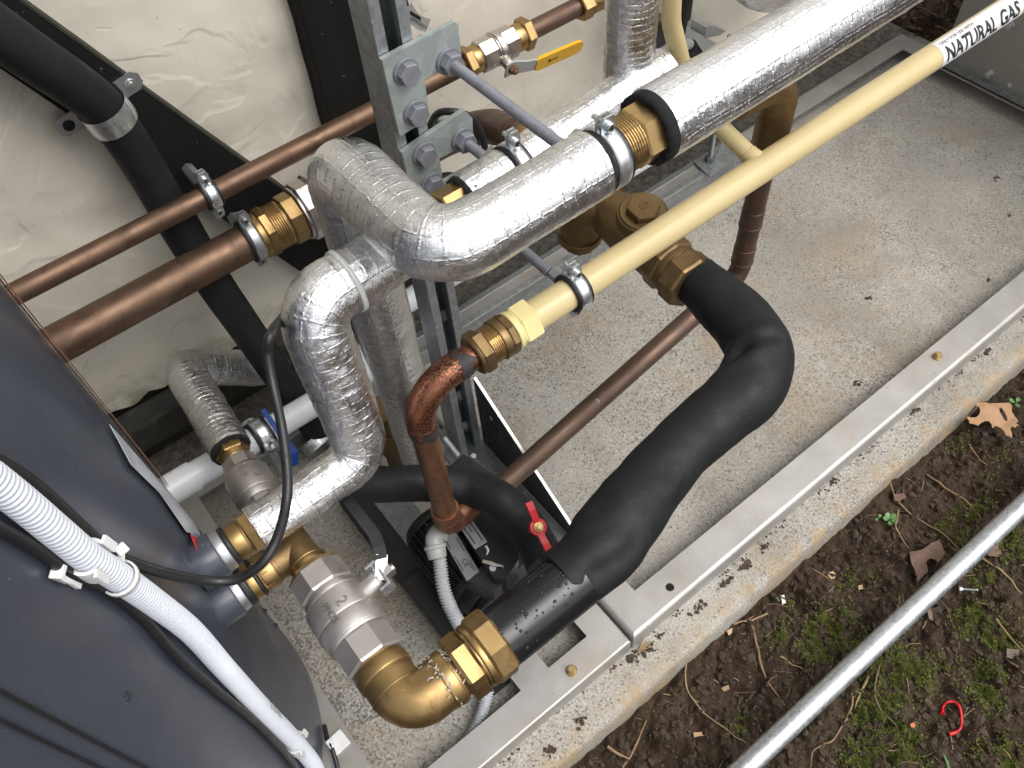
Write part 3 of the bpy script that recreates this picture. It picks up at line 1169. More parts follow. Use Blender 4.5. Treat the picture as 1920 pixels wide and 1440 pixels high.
# B: the S-shaped run with the cable tie
PB = fillet([A(.292, .566, .705), A(.1475, .563, .705), A(.1310, .499, .528), A(at(478, 992, y=.497)[0], .497, .528)], [0, .036, .032, 0], .003)
tb, PBr = foil_pipe('lagged_pipe', PB, [.0292, .0292, .0300, .0318, .0325, .0318, .0302, .0282, .0262, .0246, .0240, .0238], 'S shaped foil lagged pipe with a milky cable tie, dropping to the tank port', seed=17, amp=.0022, rib=.0014, step=.0026, mat='foil_rib')
# C: small run at the left
PC = fillet([at(432, 842, z=.31), A(.036, .948, .31), at(520, 690, y=.99)], [0, .030, 0], .003)
tc, _ = foil_pipe('lagged_pipe', PC, .0285, 'short foil lagged elbow against the wall foot, left of the black pipe', seed=21, mat='foil2', rib=.0015)
foam_end(tc, PC[0], PC[0] - PC[1], .018, .0282, .004, 7)


def text_mesh(s, size, bold=0.0):
    cu = bpy.data.curves.new('t', 'FONT')
    cu.body = s
    cu.size = size
    cu.align_x = 'LEFT'
    cu.resolution_u = 3
    cu.offset = bold * size
    o = bpy.data.objects.new('t', cu)
    COL.objects.link(o)
    dg = bpy.context.evaluated_depsgraph_get()
    me = bpy.data.meshes.new_from_object(o.evaluated_get(dg))
    bm = bmesh.new()
    bm.from_mesh(me)
    bmesh.ops.triangulate(bm, faces=bm.faces[:])
    for _ in range(3):
        ed = [e for e in bm.edges if e.calc_length() > size * .16]
        if not ed: break
        bmesh.ops.subdivide_edges(bm, edges=ed, cuts=1)
        bmesh.ops.triangulate(bm, faces=bm.faces[:])
    V = np.array([v.co[:] for v in bm.verts])
    F = [[v.index for v in f.verts] for f in bm.faces]
    bm.free()
    bpy.data.objects.remove(o)
    bpy.data.curves.remove(cu)
    bpy.data.meshes.remove(me)
    return V, F


def wrap_text(s, size, P0, d, n0, r, name, mat, parent, sx=1.0, bold=0.0, rise=0.0, fit=None):
    """print running along d on a cylinder of axis P0+td; n0 = direction of the base line"""
    V, F = text_mesh(s, size, bold)
    if fit:
        sx = fit / (V[:, 0].max() - V[:, 0].min())
    d, n0 = unit(d), unit(n0)
    u = np.cross(n0, d)
    a = V[:, 1] / r
    Q = P0 + d * (V[:, 0] * sx)[:, None] + (np.cos(a)[:, None] * n0 + np.sin(a)[:, None] * u) * r
    b = MB().add(Q, F)
    if rise:
        Q2 = P0 + d * (V[:, 0] * sx)[:, None] + (np.cos(a)[:, None] * n0 + np.sin(a)[:, None] * u) * (r + rise)
        b.add(Q2, F)
    return build(b, name, mat, parent)


def flat_text(s, size, P0, d, up, name, mat, parent, sx=1.0, lift=.0003):
    V, F = text_mesh(s, size)
    d, up = unit(d), unit(up)
    n = np.cross(d, up)
    b = MB().add(P0 + d * (V[:, 0] * sx)[:, None] + up * V[:, 1][:, None] + n * lift, F)
    return build(b, name, mat, parent)


# jacket print, partly smeared as in the photo
nt_ = unit(A(0, -.99, .30))
for s_, px, py in (('MADE', 1254, 262), ('IN', 1312, 224), ('BL&STOR', 1342, 203), ('1P', 1418, 156), ('200', 1652, 24)):
    q = PE0 + dE * along(PE0, dE, px - 14, py - 22)
    wrap_text(s_, .0118, q, dE, nt_, .0378, 'print', M['ink_grey'], te, 1.1)

# ================================================================== WALL COPPER PIPES
YC, ZC1, ZC2, RC1, RC2 = .940, .572, .472, .0140, .0262
c1 = A(0, YC, ZC1)
xs1 = at(865, 133, y=YC)[0]
t = build(MB().tube(np.array([A(-.6, YC, ZC1), A(at(878, 128, y=YC)[0], YC, ZC1)]), RC1, 40), 'copper_pipe', M['copper'], label='thin aged copper pipe along the wall, upper of the left pair', cat='copper pipe', group='copper pipes on the wall')
xe = at(520, 418, y=YC)[0]
build(MB().tube(np.array([A(-.6, YC, ZC2), A(xe, YC, ZC2)]), RC2, 56), 'copper_pipe', M['copper'], label='thick aged copper pipe along the wall, lower of the left pair', cat='copper pipe', group='copper pipes on the wall')
dX = X


def pipe_clamp(center, d, r, label, ear=Z, side=None, boss=None, mat='zinc', group='rubber lined pipe clamps', wid=.021, lug=.021, rub=.0042):
    """two-part pipe clamp: rubber lining, band, a pair of lugs each side with a screw"""
    d, ear = unit(d), unit(ear)
    side = unit(np.cross(ear, d)) if side is None else unit(side)      # screw axis
    t = thing('pipe_clamp', center, label, 'pipe clamp', group)
    F0 = frame(center, d, ear)
    n = 48
    th = np.arange(n) * 2 * math.pi / n

    def ring(prof, name, mt):
        Rg = np.array([[(rr * math.cos(a), rr * math.sin(a), z) for a in th] for rr, z in prof + [prof[0]]])
        Rg = Rg @ F0[:3, :3].T + F0[:3, 3]
        return build(MB().rings(Rg, True), name, mt, t)
    h = wid / 2
    ring([(r + .0004, -h), (r + rub, -h), (r + rub + .0012, -h * .92), (r + rub + .0012, -h * .62), (r + rub - .001, -h * .6), (r + rub - .001, h * .6), (r + rub + .0012, h * .62), (r + rub + .0012, h * .92), (r + rub, h), (r + .0004, h)], 'rubber_lining', M['rubber'])
    bh = h * .66
    ring([(r + rub - .0005, -bh), (r + rub + .0017, -bh * .98), (r + rub + .0021, -bh * .5), (r + rub + .0021, bh * .5), (r + rub + .0017, bh * .98), (r + rub - .0005, bh)], 'band', M[mat])
    ro = r + rub
    for sg in (1, -1):
        for k in (1, -1):
            c = center + ear * sg * (ro + lug * .42) + side * k * .0032
            Fr = np.eye(4)
            Fr[:3, 0], Fr[:3, 1], Fr[:3, 2], Fr[:3, 3] = d, ear * sg, side, c
            w_ = bh * 1.05
            poly = [(-w_, -lug * .55), (w_, -lug * .55), (w_, lug * .28), (w_ * .62, lug * .52), (-w_ * .62, lug * .52), (-w_, lug * .28)]
            P = [c + d * a + ear * sg * b_ - side * .0010 for a, b_ in poly]
            build(MB().prism(P, side * .0020), 'lug', M[mat], t)
        c = center + ear * sg * (ro + lug * .42)
        Fs = frame(c - side * .016, side, ear)
        sc = build(MB().turned(Fs, [(0, .0215, .0026, .0026), (.0205, .0245, .0052, .0046)], 20), 'screw', M[mat], t)
        q = frame(c + side * .0086, side, ear)
        build(MB().box((0, 0, 0), (.0062, .0012, .0006), q).box((0, 0, 0), (.0012, .0062, .0006), q), 'screw_slot', M['shadow_gap'], sc)
    if boss is not None:
        bdir, ln = unit(boss[0]), boss[1]
        build(MB().turned(frame(center + bdir * (ro + .001), bdir), [(0, ln, .0085, .0085, 6)]), 'boss', M['steel'], t)
    return t


CS = A(0, -1, 0)
pipe_clamp(A(at(395, 366, y=YC)[0], YC, ZC1), X, RC1, 'zinc clamp holding the thin copper pipe against the black timber', Z, CS, (Y, .05))
pipe_clamp(A(at(472, 447, y=YC)[0], YC, ZC2), X, RC2, 'dull zinc clamp round the thick copper pipe beside its brass nut', Z, CS, (Y, .03), mat='steel', wid=.023)


def thread(M0, z0, z1, r, pitch=.0014, depth=.0006, seg=28):
    """ring thread"""
    n = int((z1 - z0) / pitch)
    prof = []
    for i in range(n):
        prof += [(z0 + i * pitch, r - depth), (z0 + (i + .35) * pitch, r), (z0 + (i + .65) * pitch, r)]
    prof.append((z1, r - depth))
    th = np.arange(seg) * 2 * math.pi / seg
    Rg = np.array([[(rr * math.cos(a), rr * math.sin(a), z) for a in th] for z, rr in prof])
    Rg = Rg @ M0[:3, :3].T + M0[:3, 3]
    return MB().rings(Rg, False).cap(Rg[-1]).cap(Rg[0], True)


def compression(p, d, parts, name, label, cat, mat='brass', group=None, ref=None, parent=None):
    """fitting made of turned pieces: parts = list of (part name, sections, material)"""
    t = thing(name, p, label, cat, group) if parent is None else parent
    F0 = frame(p, d, ref)
    for pn, secs, mt in parts:
        build(MB().turned(F0, secs, 48), pn, M[mt or mat], t)
    return t


# brass nut and nickel valve on the thick wall pipe
wp = A(0, YC, ZC2)
ta_ = [along(wp, X, *q) for q in ((486, 437), (506, 425), (530, 411), (556, 397), (588, 379))]
p = A(0, YC, ZC2)
cf = compression(p + X * ta_[0], X, [], 'compression_fitting', 'brass compression fitting on the thick wall pipe, against the nickel valve', 'pipe fitting')
F0 = frame(p, X)
build(MB().turned(F0, [(ta_[0] - .006, ta_[0] + .003, .0335, .0335), (ta_[0] + .002, ta_[1], .0365, .0365, 8, .2)], 48), 'nut', M['brass'], cf)
build(thread(F0, ta_[1] - .001, ta_[2] + .001, .0335, .0034, .0014, 48), 'thread', M['brass_new'], cf)
build(MB().turned(F0, [(ta_[2], ta_[3] + .001, .0375, .0375, 8, .1)], 48), 'body', M['brass'], cf)
t = thing('ball_valve', p + X * ta_[3], 'large nickel ball valve on the thick wall pipe, half behind the foil elbow', 'ball valve', 'ball valves')
build(MB().turned(F0, [(ta_[3], ta_[3] + .004, .040, .040), (ta_[3] + .0035, ta_[4], .0445, .0445, 8, .1), (ta_[4] - .0005, ta_[4] + .07, .0475, .0475), (ta_[4] + .069, ta_[4] + .11, .0445, .0445, 8, .1)], 56), 'valve_body', M['nickel'], t)

# small ball valve with the yellow lever
px0 = along(c1, X, 868, 133)
t = thing('ball_valve', A(px0 + .06, YC, ZC1), 'small nickel ball valve with a yellow dipped lever on the thin wall pipe', 'ball valve', 'ball valves')
xA, xB = along(c1, X, 900, 118), along(c1, X, 968, 86)
F0 = frame(A(0, YC, ZC1), X)
build(MB().turned(F0, [(xA, xA + .028, .0240, .0240, 8, .2), (xA + .0275, xA + .031, .0236, .0236), (xA + .0305, xB - .026, .0255, .0255), (xB - .0265, xB, .0240, .0240, 8, .2)], 40), 'valve_body', M['nickel'], t)
for nm, a_, b_ in (('nut', xA - .027, xA - .012), ('nut', xB + .014, xB + .03)):
    build(MB().turned(F0, [(a_, b_, .0250, .0250, 6, .4)], 40), nm, M['brass'], t)
for a_, b_ in ((xA - .0125, xA + .0005), (xB - .0005, xB + .0145)):
    build(MB().turned(F0, [(a_, b_, .0205, .0205)], 40), 'collar', M['brass_new'], t)
xm = along(A(0, YC - .03, ZC1 - .012), X, 950, 118)
sdir = unit(A(.0, -1, -.30))
sp = A(xm, YC, ZC1) + sdir * .018
F1 = frame(sp, sdir, Z)
build(MB().turned(F1, [(0, .019, .0088, .0088), (.0185, .024, .006, .006)], 28), 'stem', M['nickel'], t)
hd = sp + sdir * .0235
p1 = hd + A(.030, .0, .004)
p2 = A(at(1020, 112, y=hd[1] - .012)[0], hd[1] - .012, hd[2] + .0)
p2 = at(1004, 122, y=hd[1] - .006)
p3 = at(1091, 84, y=hd[1] - .010)
up = unit(np.cross(unit(p3 - p2), sdir))
up = up if up[2] > 0 else -up


def strap(mb, P, wdir, w, th):
    """flat bar along P, wide along wdir"""
    P = [np.asarray(q, float) for q in P]
    w = [w] * len(P) if np.isscalar(w) else w
    Rg = []
    for i, q in enumerate(P):
        tan = unit(P[min(i + 1, len(P) - 1)] - P[max(i - 1, 0)])
        wv = unit(wdir - tan * (np.asarray(wdir) @ tan))
        nv = np.cross(tan, wv)
        Rg.append([q + wv * w[i] / 2 + nv * th / 2, q - wv * w[i] / 2 + nv * th / 2, q - wv * w[i] / 2 - nv * th / 2, q + wv * w[i] / 2 - nv * th / 2])
    Rg = np.array(Rg)
    mb.rings(Rg, False)
    mb.cap(Rg[0], True)
    mb.cap(Rg[-1])
    return mb


lv = build(strap(MB(), [hd - A(.012, 0, 0), hd, hd + (p2 - hd) * .55, p2 + (p3 - p2) * .05], up, [.026, .026, .021, .0205], .0028), 'lever', M['grey_paint'], t)
gp = [p2 + (p3 - p2) * k for k in (0, .04, .1, .5, .9, .97, 1.0)]
build(strap(MB(), gp, up, [.018, .0235, .0245, .0245, .0235, .018, .009], .0052), 'grip', M['yellow_dip'], lv)
gd = unit(p3 - p2)
gn = np.cross(gd, up)
gn = gn if gn @ (CAMP - p2) > 0 else -gn
Fg = frame(p2 + (p3 - p2) * .28 + gn * .0026, gn, gd)
build(MB().turned(Fg, [(0, .0005, .0030, .0030)], 16), 'grip_print', M['ink'], lv)
for s_, d_ in ((.0042, .0012), (.0066, .0017), (.0092, .0020), (.0118, .0016), (.0142, .0022)):
    build(MB().box((s_, 0, .0003), (.0018, d_, .0005), Fg), 'grip_print', M['ink'], lv)
build(MB().turned(frame(hd - sdir * .001, sdir, Z), [(0, .0025, .0085, .0085), (.0024, .009, .0072, .0072, 6), (.0088, .0125, .0042, .004)], 20), 'stem_nut', M['trim'], lv)

# pipe beyond the small valve, with its end fitting
xD = along(c1, X, 1092, 34)
build(MB().tube(np.array([A(xB + .028, YC, ZC1), A(1.6, YC, ZC1)]), RC1 * 1.02, 40), 'copper_pipe', M['copper_brown'], label='brown copper pipe between the yellow lever valve and the foil riser', cat='copper pipe', group='copper pipes on the wall')
compression(A(xD, YC, ZC1), X, [('nut', [(0, .022, .0235, .0235, 6, .3)], 'brass'), ('body', [(.0215, .05, .0205, .0205)], 'brass')], 'compression_fitting', 'brass nut on the wall pipe right beside the foil riser at the top', 'pipe fitting')

# brown copper bend behind the strut
PBt = fillet([at(700, 328, y=.94), at(905, 226, y=.94), at(1015, 282, y=.70)], [0, .060, 0], .004)
t = thing('copper_bend', PBt[0], 'wide brown copper bend behind the galvanised upright, turning towards the camera', 'pipe bend')
build(MB().tube(PBt, .0262, 48), 'bend', M['copper_brown'], t)
pe_ = PBt[-1]
de_ = unit(PBt[-1] - PBt[-5])
q0 = pe_ - de_ * .105
build(MB().turned(frame(q0, de_), [(0, .006, .029, .029), (.012, .016, .0285, .0285)], 48), 'socket_bead', M['copper_brown'], t)
build(MB().turned(frame(q0 + de_ * .05, de_), [(0, .05, .0282, .0282), (.02, .026, .030, .030)], 48), 'brass_socket', M['brass'], t)
pd_ = PBt[int(len(PBt) * .74)]
build(MB().tube(np.array([pd_, pd_ - Z * .16]), .0262, 40), 'branch', M['copper_brown'], t)

# ================================================================== GALVANISED UPRIGHT AND PLATES
SX0, SX1, SY, SD = .338, .379, .690, .041
st = thing('strut_upright', ((SX0 + SX1) / 2, SY + .02, FH), 'galvanised slotted channel upright with two bolted plates, standing on the base frame', 'strut post')
zt, zb_ = 1.75, FH + .004
zm, zh = (zt + zb_) / 2, zt - zb_
b = MB()
b.box((SX0 + .00125, SY + SD / 2, zm), (.0025, SD, zh))
b.box((SX1 - .00125, SY + SD / 2, zm), (.0025, SD, zh))
b.box(((SX0 + SX1) / 2, SY + SD - .00125, zm), (SX1 - SX0 - .005, .0025, zh))
for sx, dx in ((SX0 + .0025, 1), (SX1 - .0025, -1)):
    b.box((sx + dx * .00355, SY + .00125, zm), (.0071, .0025, zh))
    b.box((sx + dx * .0083, SY + .0040, zm), (.0024, .0080, zh))
build(b, 'channel', M['galv'], st)
# slots in the back of the channel are in deep shade; the nuts inside show
for zc in (.60, .39, .285, .19, .10):
    c = A(SX1 - .0135, SY + .020, zc)
    build(MB().turned(frame(c, -X, Z), [(-.006, .006, .0085, .0085, 6, .2), (.006, .012, .0055, .0055)], 20), 'channel_bolt', M['galv_dark'], st)
# foot with triangular gusset
b = MB().box((.3585, SY + .02, FH + .0045), (.085, .10, .006))
build(b, 'foot_plate', M['galv_dark'], st)
g = thing('gusset_bracket', (.385, .6, FH), 'dark triangular foot bracket with a bright cut edge, beside the upright', 'bracket')
gx = .386
tri = [A(gx, .690, .238), A(gx, .690, FH + .002), A(gx, .43, FH + .002), A(gx, .43, .052), A(gx, .470, .066)]
tri = [A(gx, .693, .235), A(gx, .693, FH + .003), A(gx, .415, FH + .003), A(gx, .415, FH + .010)]
build(MB().prism(tri, (.004, 0, 0)), 'gusset_plate', M['darkplate_shade'], g)
b = MB().prism([tri[0] + A(-.0002, 0, .0002), tri[3] + A(-.0002, 0, .0002), tri[3] + A(-.0002, -.0016, .0022), tri[0] + A(-.0002, -.0014, .0022)], (.0046, 0, 0))
build(b, 'cut_edge', M['cutedge'], g)
b = MB().box((gx - .020, .56, FH + .003), (.036, .27, .0035))
build(b, 'bracket_foot', M['galv_dark'], g)
for yy, zz in ((.655, .165), (.600, .085)):
    c = A(gx - .0003, yy, zz)
    build(MB().turned(frame(c, -X, Z), [(0, .0008, .0042, .0042)], 16), 'slot', M['cutedge'], g)


def hex_bolt(p, d, parent, name='bolt', wr=.0148, af=.0112, h=.0085, mat='hdg', ref=Z, rot=.3, nut=False):
    F0 = frame(p, d, ref)
    o = build(MB().turned(F0, [(0, .003, wr, wr)], 32), 'washer', M[mat], parent)
    build(MB().turned(F0, [(.0028, .0028 + h, af * 1.12, af * 1.12, 6, rot)], 32), name, M[mat], parent)


PYF = SY - .0075


def flat_plate(poly, label, yf=PYF):
    P = [at(a, b_, y=yf) for a, b_ in poly]
    t = thing('fixing_plate', np.mean(P, 0), label, 'fixing plate', 'bolted plates on the upright')
    build(MB().prism(P, (0, .0065, 0)), 'plate', M['plate'], t)
    return t


pl1 = flat_plate([(716, 113), (852, 42), (859, 46), (866, 112), (796, 149), (806, 222), (750, 256)], 'upper galvanised L-plate bolted across the upright with the long threaded rod')
for q in ((760, 133), (778, 211)):
    hex_bolt(at(*q, y=PYF), -Y, pl1)
pl2 = flat_plate([(754, 287), (872, 207), (886, 222), (887, 265), (824, 297), (840, 400), (790, 440)], 'lower galvanised L-plate bolted across the upright with the short threaded rod')
for q in ((794, 288), (808, 344)):
    hex_bolt(at(*q, y=PYF), -Y, pl2)
P3 = [A(SX0, PYF, .64), A(.450, PYF, .64), A(.450, PYF, .585), A(SX1 + .003, PYF, .585), A(SX1 + .003, PYF, .52), A(SX0, PYF, .52)]
pl3 = thing('fixing_plate', np.mean(P3, 0), 'galvanised plate behind the nearest foil elbow, holding the rod of the yellow pipe', 'fixing plate', 'bolted plates on the upright')
build(MB().prism([P3[0], P3[1], P3[2] + A(0, 0, .005), P3[3], P3[4], P3[5]], (0, .0065, 0)), 'plate', M['plate'], pl3)


def rod(x, z, y1, label, y0=.735):
    t = thing('threaded_rod', (x, PYF, z), label, 'threaded rod', 'threaded rods of the pipe clamps')
    F0 = frame(A(x, y0, z), -Y, Z)
    build(thread(F0, 0, y0 - y1, .0062, .0024, .0011), 'rod', M['hdg'], t)
    hex_bolt(A(x, PYF, z), -Y, t, 'nut', .0150, .0112, .0105)
    return t


XRD = .4165
r1 = at(838, 103, y=PYF)
z1 = r1[2]
rod(r1[0], ZA + .003, .484, 'long grey threaded rod from the upper plate to the clamp of the nearest foil pipe')
rod(XRD, ZF, .640, 'short grey threaded rod from the lower plate to the clamp half hidden by foil')
ZY, YY, RY = .586, .491, .0182
rod(XRD, ZY, .530, 'grey threaded rod that carries the clamp on the yellow gas pipe')
pipe_clamp(A(at(1132, 315, y=YA)[0], YA, ZA), X, .0255, 'bright zinc clamp with black rubber between the foil elbow and the big brass nut', Z, CS, (Y, .012), wid=.024, lug=.019)
pipe_clamp(A(XRD + .012, YF, ZF), X, .0265, 'zinc clamp with its top lugs showing behind the nearest foil pipe', Z, CS, (Y, .012), lug=.024)
pipe_clamp(A(XRD + .004, YY, ZY), X, RY, 'zinc clamp with black rubber round the yellow gas pipe', Z, CS, (Y, .014), wid=.021)

# big brass union between clamp and printed foil pipe
pu = A(at(1150, 300, y=.464)[0], .464, ZA)
LU = PE0[0] - pu[0]
t = compression(pu, X, [('nut', [(LU * .40, LU + .004, .0300, .0300, 6, .55)], 'brass_new'), ('inner_pipe', [(-.05, LU * .5, .0215, .0215)], 'copper')], 'compression_fitting', 'large brass union emerging from the cut black foam of the printed foil pipe', 'pipe fitting')
build(thread(frame(pu, X), -.006, LU * .42, .0268, .0030, .0012), 'thread', M['brass_new'], t)
pf_ = A(xf, YF, ZF)
compression(pf_ - X * .030, X, [('nut', [(0, .032, .0225, .0225, 6, .2)], 'brass')], 'compression_fitting', 'small brass nut peeping out below the torn foam end behind the elbow', 'pipe fitting')

# ================================================================== YELLOW GAS LINE
gy0 = along(A(0, YY, ZY), X, 985, 615)
gas = thing('gas_pipe', (gy0, YY, ZY), 'long pale yellow gas pipe with a NATURAL GAS sticker, running diagonally to the upper right', 'gas pipe')
b = MB()
Lx = np.arange(gy0 - .004, 2.6, .01)
build(b.tube(np.c_[Lx, np.full(len(Lx), YY), np.full(len(Lx), ZY)], RY, 56), 'pipe', M['yellow'], gas)
# slightly larger first length
# branch towards the wall with its bead, then up
xb_ = along(A(0, YY, ZY), X, 1408, 281)
rb_ = .0112
v0 = at(1345, 233, y=.565)
v1 = at(1262, 60, y=.63)
PBr2 = fillet([A(xb_, YY, ZY), v0, at(1285, 150, y=.612), at(1258, 40, y=.620), at(1264, -120, y=.62)], [0, .03, .05, .08, 0], .004)
build(MB().tube(PBr2, rb_, 36), 'branch', M['yellow'], gas)
dbr = unit(v0 - A(xb_, YY, ZY))
build(MB().turned(frame(A(xb_, YY, ZY), dbr), [(.010, .0245, .0140, .0122), (.0242, .027, .0128, .0120)], 36), 'branch_bead', M['yellow'], gas)
# sticker
s0, s1 = along(A(0, YY, ZY), X, 1741, 102), along(A(0, YY, ZY), X, 1893, 8)
nf = unit(A(0, -YY, CAM_H - ZY))
al0 = math.atan2(nf[2], nf[1])


def ring_patch(x0, x1, a0, a1, r, name, mat, parent):
    aa = np.linspace(a0, a1, 24)
    Rg = np.array([[(x, YY + r * math.cos(t), ZY + r * math.sin(t)) for t in aa] for x in np.linspace(x0, x1, 4)])
    return build(MB().rings(Rg, True, False), name, mat, parent)


sk = ring_patch(s0, s1, al0 - 1.0, al0 + 1.75, RY + .00035, 'sticker', M['sticker'], gas)
nb = A(0, math.cos(al0 + 1.02), math.sin(al0 + 1.02))
wrap_text('NATURAL GAS', .0315, A(s0 + .008, YY, ZY), X, nb, RY + .0007, 'lettering', M['ink'], sk, bold=.028, fit=s1 - s0 - .018)
nb2 = A(0, math.cos(al0 - .10), math.sin(al0 - .10))
nb2 = A(0, math.cos(al0 - .36), math.sin(al0 - .36))
wrap_text('ONLY FOR USE WITH', .0078, A(s0 + .006, YY, ZY), X, nb2, RY + .0007, 'lettering', M['ink_grey'], sk, fit=(s1 - s0) * .40)

# coupling: yellow coated nut, then brass
e0 = gy0
ft = thing('gas_coupling', (e0 - .03, YY, ZY), 'brass coupling with a yellow coated nut joining yellow gas pipe and copper elbow', 'pipe fitting')
ga_ = A(0, YY, ZY)
F0 = frame(ga_, -X, Z)
y0_, y1_, y2_, y3_, y4_, y5_ = [-along(ga_, X, *q) for q in ((1001, 604), (972, 624), (961, 632), (935, 649), (916, 662), (892, 678))]
build(MB().turned(F0, [(y0_, y1_ + .0005, .0252, .0252, 6, .5), (y1_, y1_ + .003, .0222, .0222), (y1_ + .0032, y2_, .0232, .0232)], 44), 'yellow_nut', M['yellow_nut'], ft)
build(MB().turned(F0, [(y2_ - .0005, y2_ + (y3_ - y2_) * .5, .0240, .0240, 8, .3), (y2_ + (y3_ - y2_) * .49, y3_, .0238, .0238)], 44), 'body', M['bronze'], ft)
build(thread(F0, y3_ - .0005, y4_ + .0005, .0218, .0024, .0011), 'thread', M['brass_new'], ft)
build(MB().turned(F0, [(y4_, y5_ - .003, .0258, .0258, 6, .1), (y5_ - .0035, y5_, .0240, .0222)], 44), 'nut', M['bronze'], ft)
e0 = -y5_ + .060

# copper elbow and drop
XD_ = .2005
zlow = at(838, 985, y=YY)[2]
ce = thing('copper_drop', (XD_, YY, zlow), 'reddish soldered copper elbow and drop pipe in front of the black lagged hose', 'copper pipe')
PDr = fillet([A(e0 - .055, YY, ZY), A(XD_, YY, ZY), A(XD_, YY, zlow + .016)], [0, .050, 0], .003)
Ld = np.r_[0, np.cumsum(np.linalg.norm(np.diff(PDr, axis=0), axis=1))]
sl = A(e0 - .055, YY, ZY)[0] - XD_ - .050            # straight length before the bend
bend_len = .050 * math.pi / 2
build(MB().tube(PDr[Ld < sl + .01], .0153, 44), 'pipe', M['copper_red'], ce)
build(MB().tube(PDr[Ld > sl + bend_len - .01], .0152, 44), 'pipe', M['copper_stain'], ce)
sel = (Ld > sl - .012) & (Ld < sl + bend_len + .020)
build(MB().tube(PDr[sel], .0172, 44), 'elbow', M['copper_red'], ce)
for s_, r_ in ((sl + .010, .01750), (sl + bend_len + .004, .0176)):
    k = int(np.argmin(abs(Ld - s_)))
    build(MB().turned(frame(PDr[k], unit(PDr[k + 1] - PDr[k - 1])), [(-.0012, .0012, r_, r_)], 44), 'bead', M['copper_red'], ce)


def ragged_band(P, L, s0_, s1_, r, name, mat, parent, seed):
    n = 60
    th = np.arange(n + 1) * 2 * math.pi / n
    k0, k1 = int(np.argmin(abs(L - s0_))), int(np.argmin(abs(L - s1_)))
    c0, c1_ = P[k0], P[k1]
    d = unit(c1_ - c0)
    F0 = frame(c0, d)
    ln = np.linalg.norm(c1_ - c0)
    w0 = (vnoise(np.c_[np.cos(th) * 2.2, np.sin(th) * 2.2, th * 0], 1.3, seed) - .5) * ln * 1.6
    w1 = (vnoise(np.c_[np.cos(th) * 2.6, np.sin(th) * 2.6, th * 0 + 5], 1.3, seed + 1) - .5) * ln * .9
    Rg = []
    for f_ in np.linspace(0, 1, 5):
        z = (w0) * (1 - f_) + (ln + w1) * f_
        rr = r + .0004 * math.sin(f_ * math.pi)
        Rg.append(np.stack([rr * np.cos(th), rr * np.sin(th), z], 1))
    Rg = np.array(Rg) @ F0[:3, :3].T + F0[:3, 3]
    return build(MB().rings(Rg, True, False), name, mat, parent)


ragged_band(PDr, Ld, sl - .017, sl - .005, .0178, 'solder_band', M['oxide'], ce, 4)
ragged_band(PDr, Ld, sl + bend_len + .010, sl + bend_len + .022, .01745, 'solder_band', M['oxide'], ce, 14)
# bottom elbow
PB2 = fillet([A(XD_, YY, zlow + .045), A(XD_, YY, zlow), A(XD_ + .060, YY + .012, zlow - .012)], [0, .021, 0], .002)
build(MB().tube(PB2, .0185, 40), 'bottom_elbow', M['copper_stain'], ce)
for q, d in ((A(XD_, YY, zlow + .024), Z), (A(XD_ + .044, YY + .009, zlow - .009), X)):
    build(MB().turned(frame(q, d), [(-.003, .003, .0192, .0192)], 40), 'bead', M['copper_stain'], ce)
# brown pipe low over the slab, and its riser at the far end
zr = at(1386, 512, y=.546)
LP0 = at(880, 966, y=.532)
lowp = build(MB().tube(fillet([LP0, A(zr[0], .546, zlow + .004), A(zr[0], .546, .58)], [0, .03, 0], .006), .0158, 40), 'copper_pipe', M['copper_brown'], label='brown copper pipe low over the slab, running behind the black hose to the riser', cat='copper pipe')
for z_, prof_ in ((.318, [(0, .005, .0176, .0176), (.0048, .034, .0168, .0168)]), (.395, [(0, .005, .0176, .0176), (.0048, .034, .0168, .0168)])):
    build(MB().turned(frame(A(zr[0], .546, z_), Z), prof_, 40), 'solder_socket', M['copper_brown'], lowp)
# green verdigris spot
d_ = unit(A(zr[0], .546, zlow + .004) - LP0)
q = along(LP0, d_, 1146, 783)
c = LP0 + d_ * q
nc = unit(CAMP - c)
verd = simple('verdigris', (.20, .32, .28), .8)
build(MB().turned(frame(c + nc * .0152, nc, d_), [(0, .0007, .0046, .0036)], 14), 'verdigris_spot', verd, lowp)
# bronze elbow on top of the riser
eb = thing('bronze_elbow', (zr[0], .546, .60), 'dull bronze elbow under the printed foil pipe, on top of the copper riser', 'pipe fitting')
PEb = fillet([A(zr[0], .546, .535), A(zr[0], .546, .645), A(zr[0] - .075, .556, .645)], [0, .034, 0], .003)
build(MB().tube(PEb, .0235, 44), 'elbow', M['bronze'], eb)
build(MB().turned(frame(A(zr[0], .546, .525), Z), [(0, .010, .0222, .0222), (.0095, .0165, .0252, .0252)], 44), 'socket_bead', M['bronze'], eb)

# ================================================================== BLACK RUN, CHECK VALVE, BALL VALVE
ZB = .475
bk = [at(1052, 1092, z=ZB), at(1112, 1046, z=ZB), at(1176, 962, z=ZB), at(1233, 888, z=ZB), at(1321, 800, z=ZB), at(1398, 738, z=ZB), at(1424, 668, z=ZB), at(1398, 612, z=ZB), at(1353, 568, z=ZB), at(1303, 522, z=ZB)]
BKP = spline(bk, .003)
nB = len(BKP)
rB = np.interp(np.linspace(0, 1, nB), [0, .06, .13, .22, .30, .38, .46, .54, .60, .66, .72, .80, .88, .96, 1], [.0350, .0360, .0405, .0402, .0385, .0365, .0372, .0385, .0398, .0405, .0402, .0392, .0372, .0345, .0325])


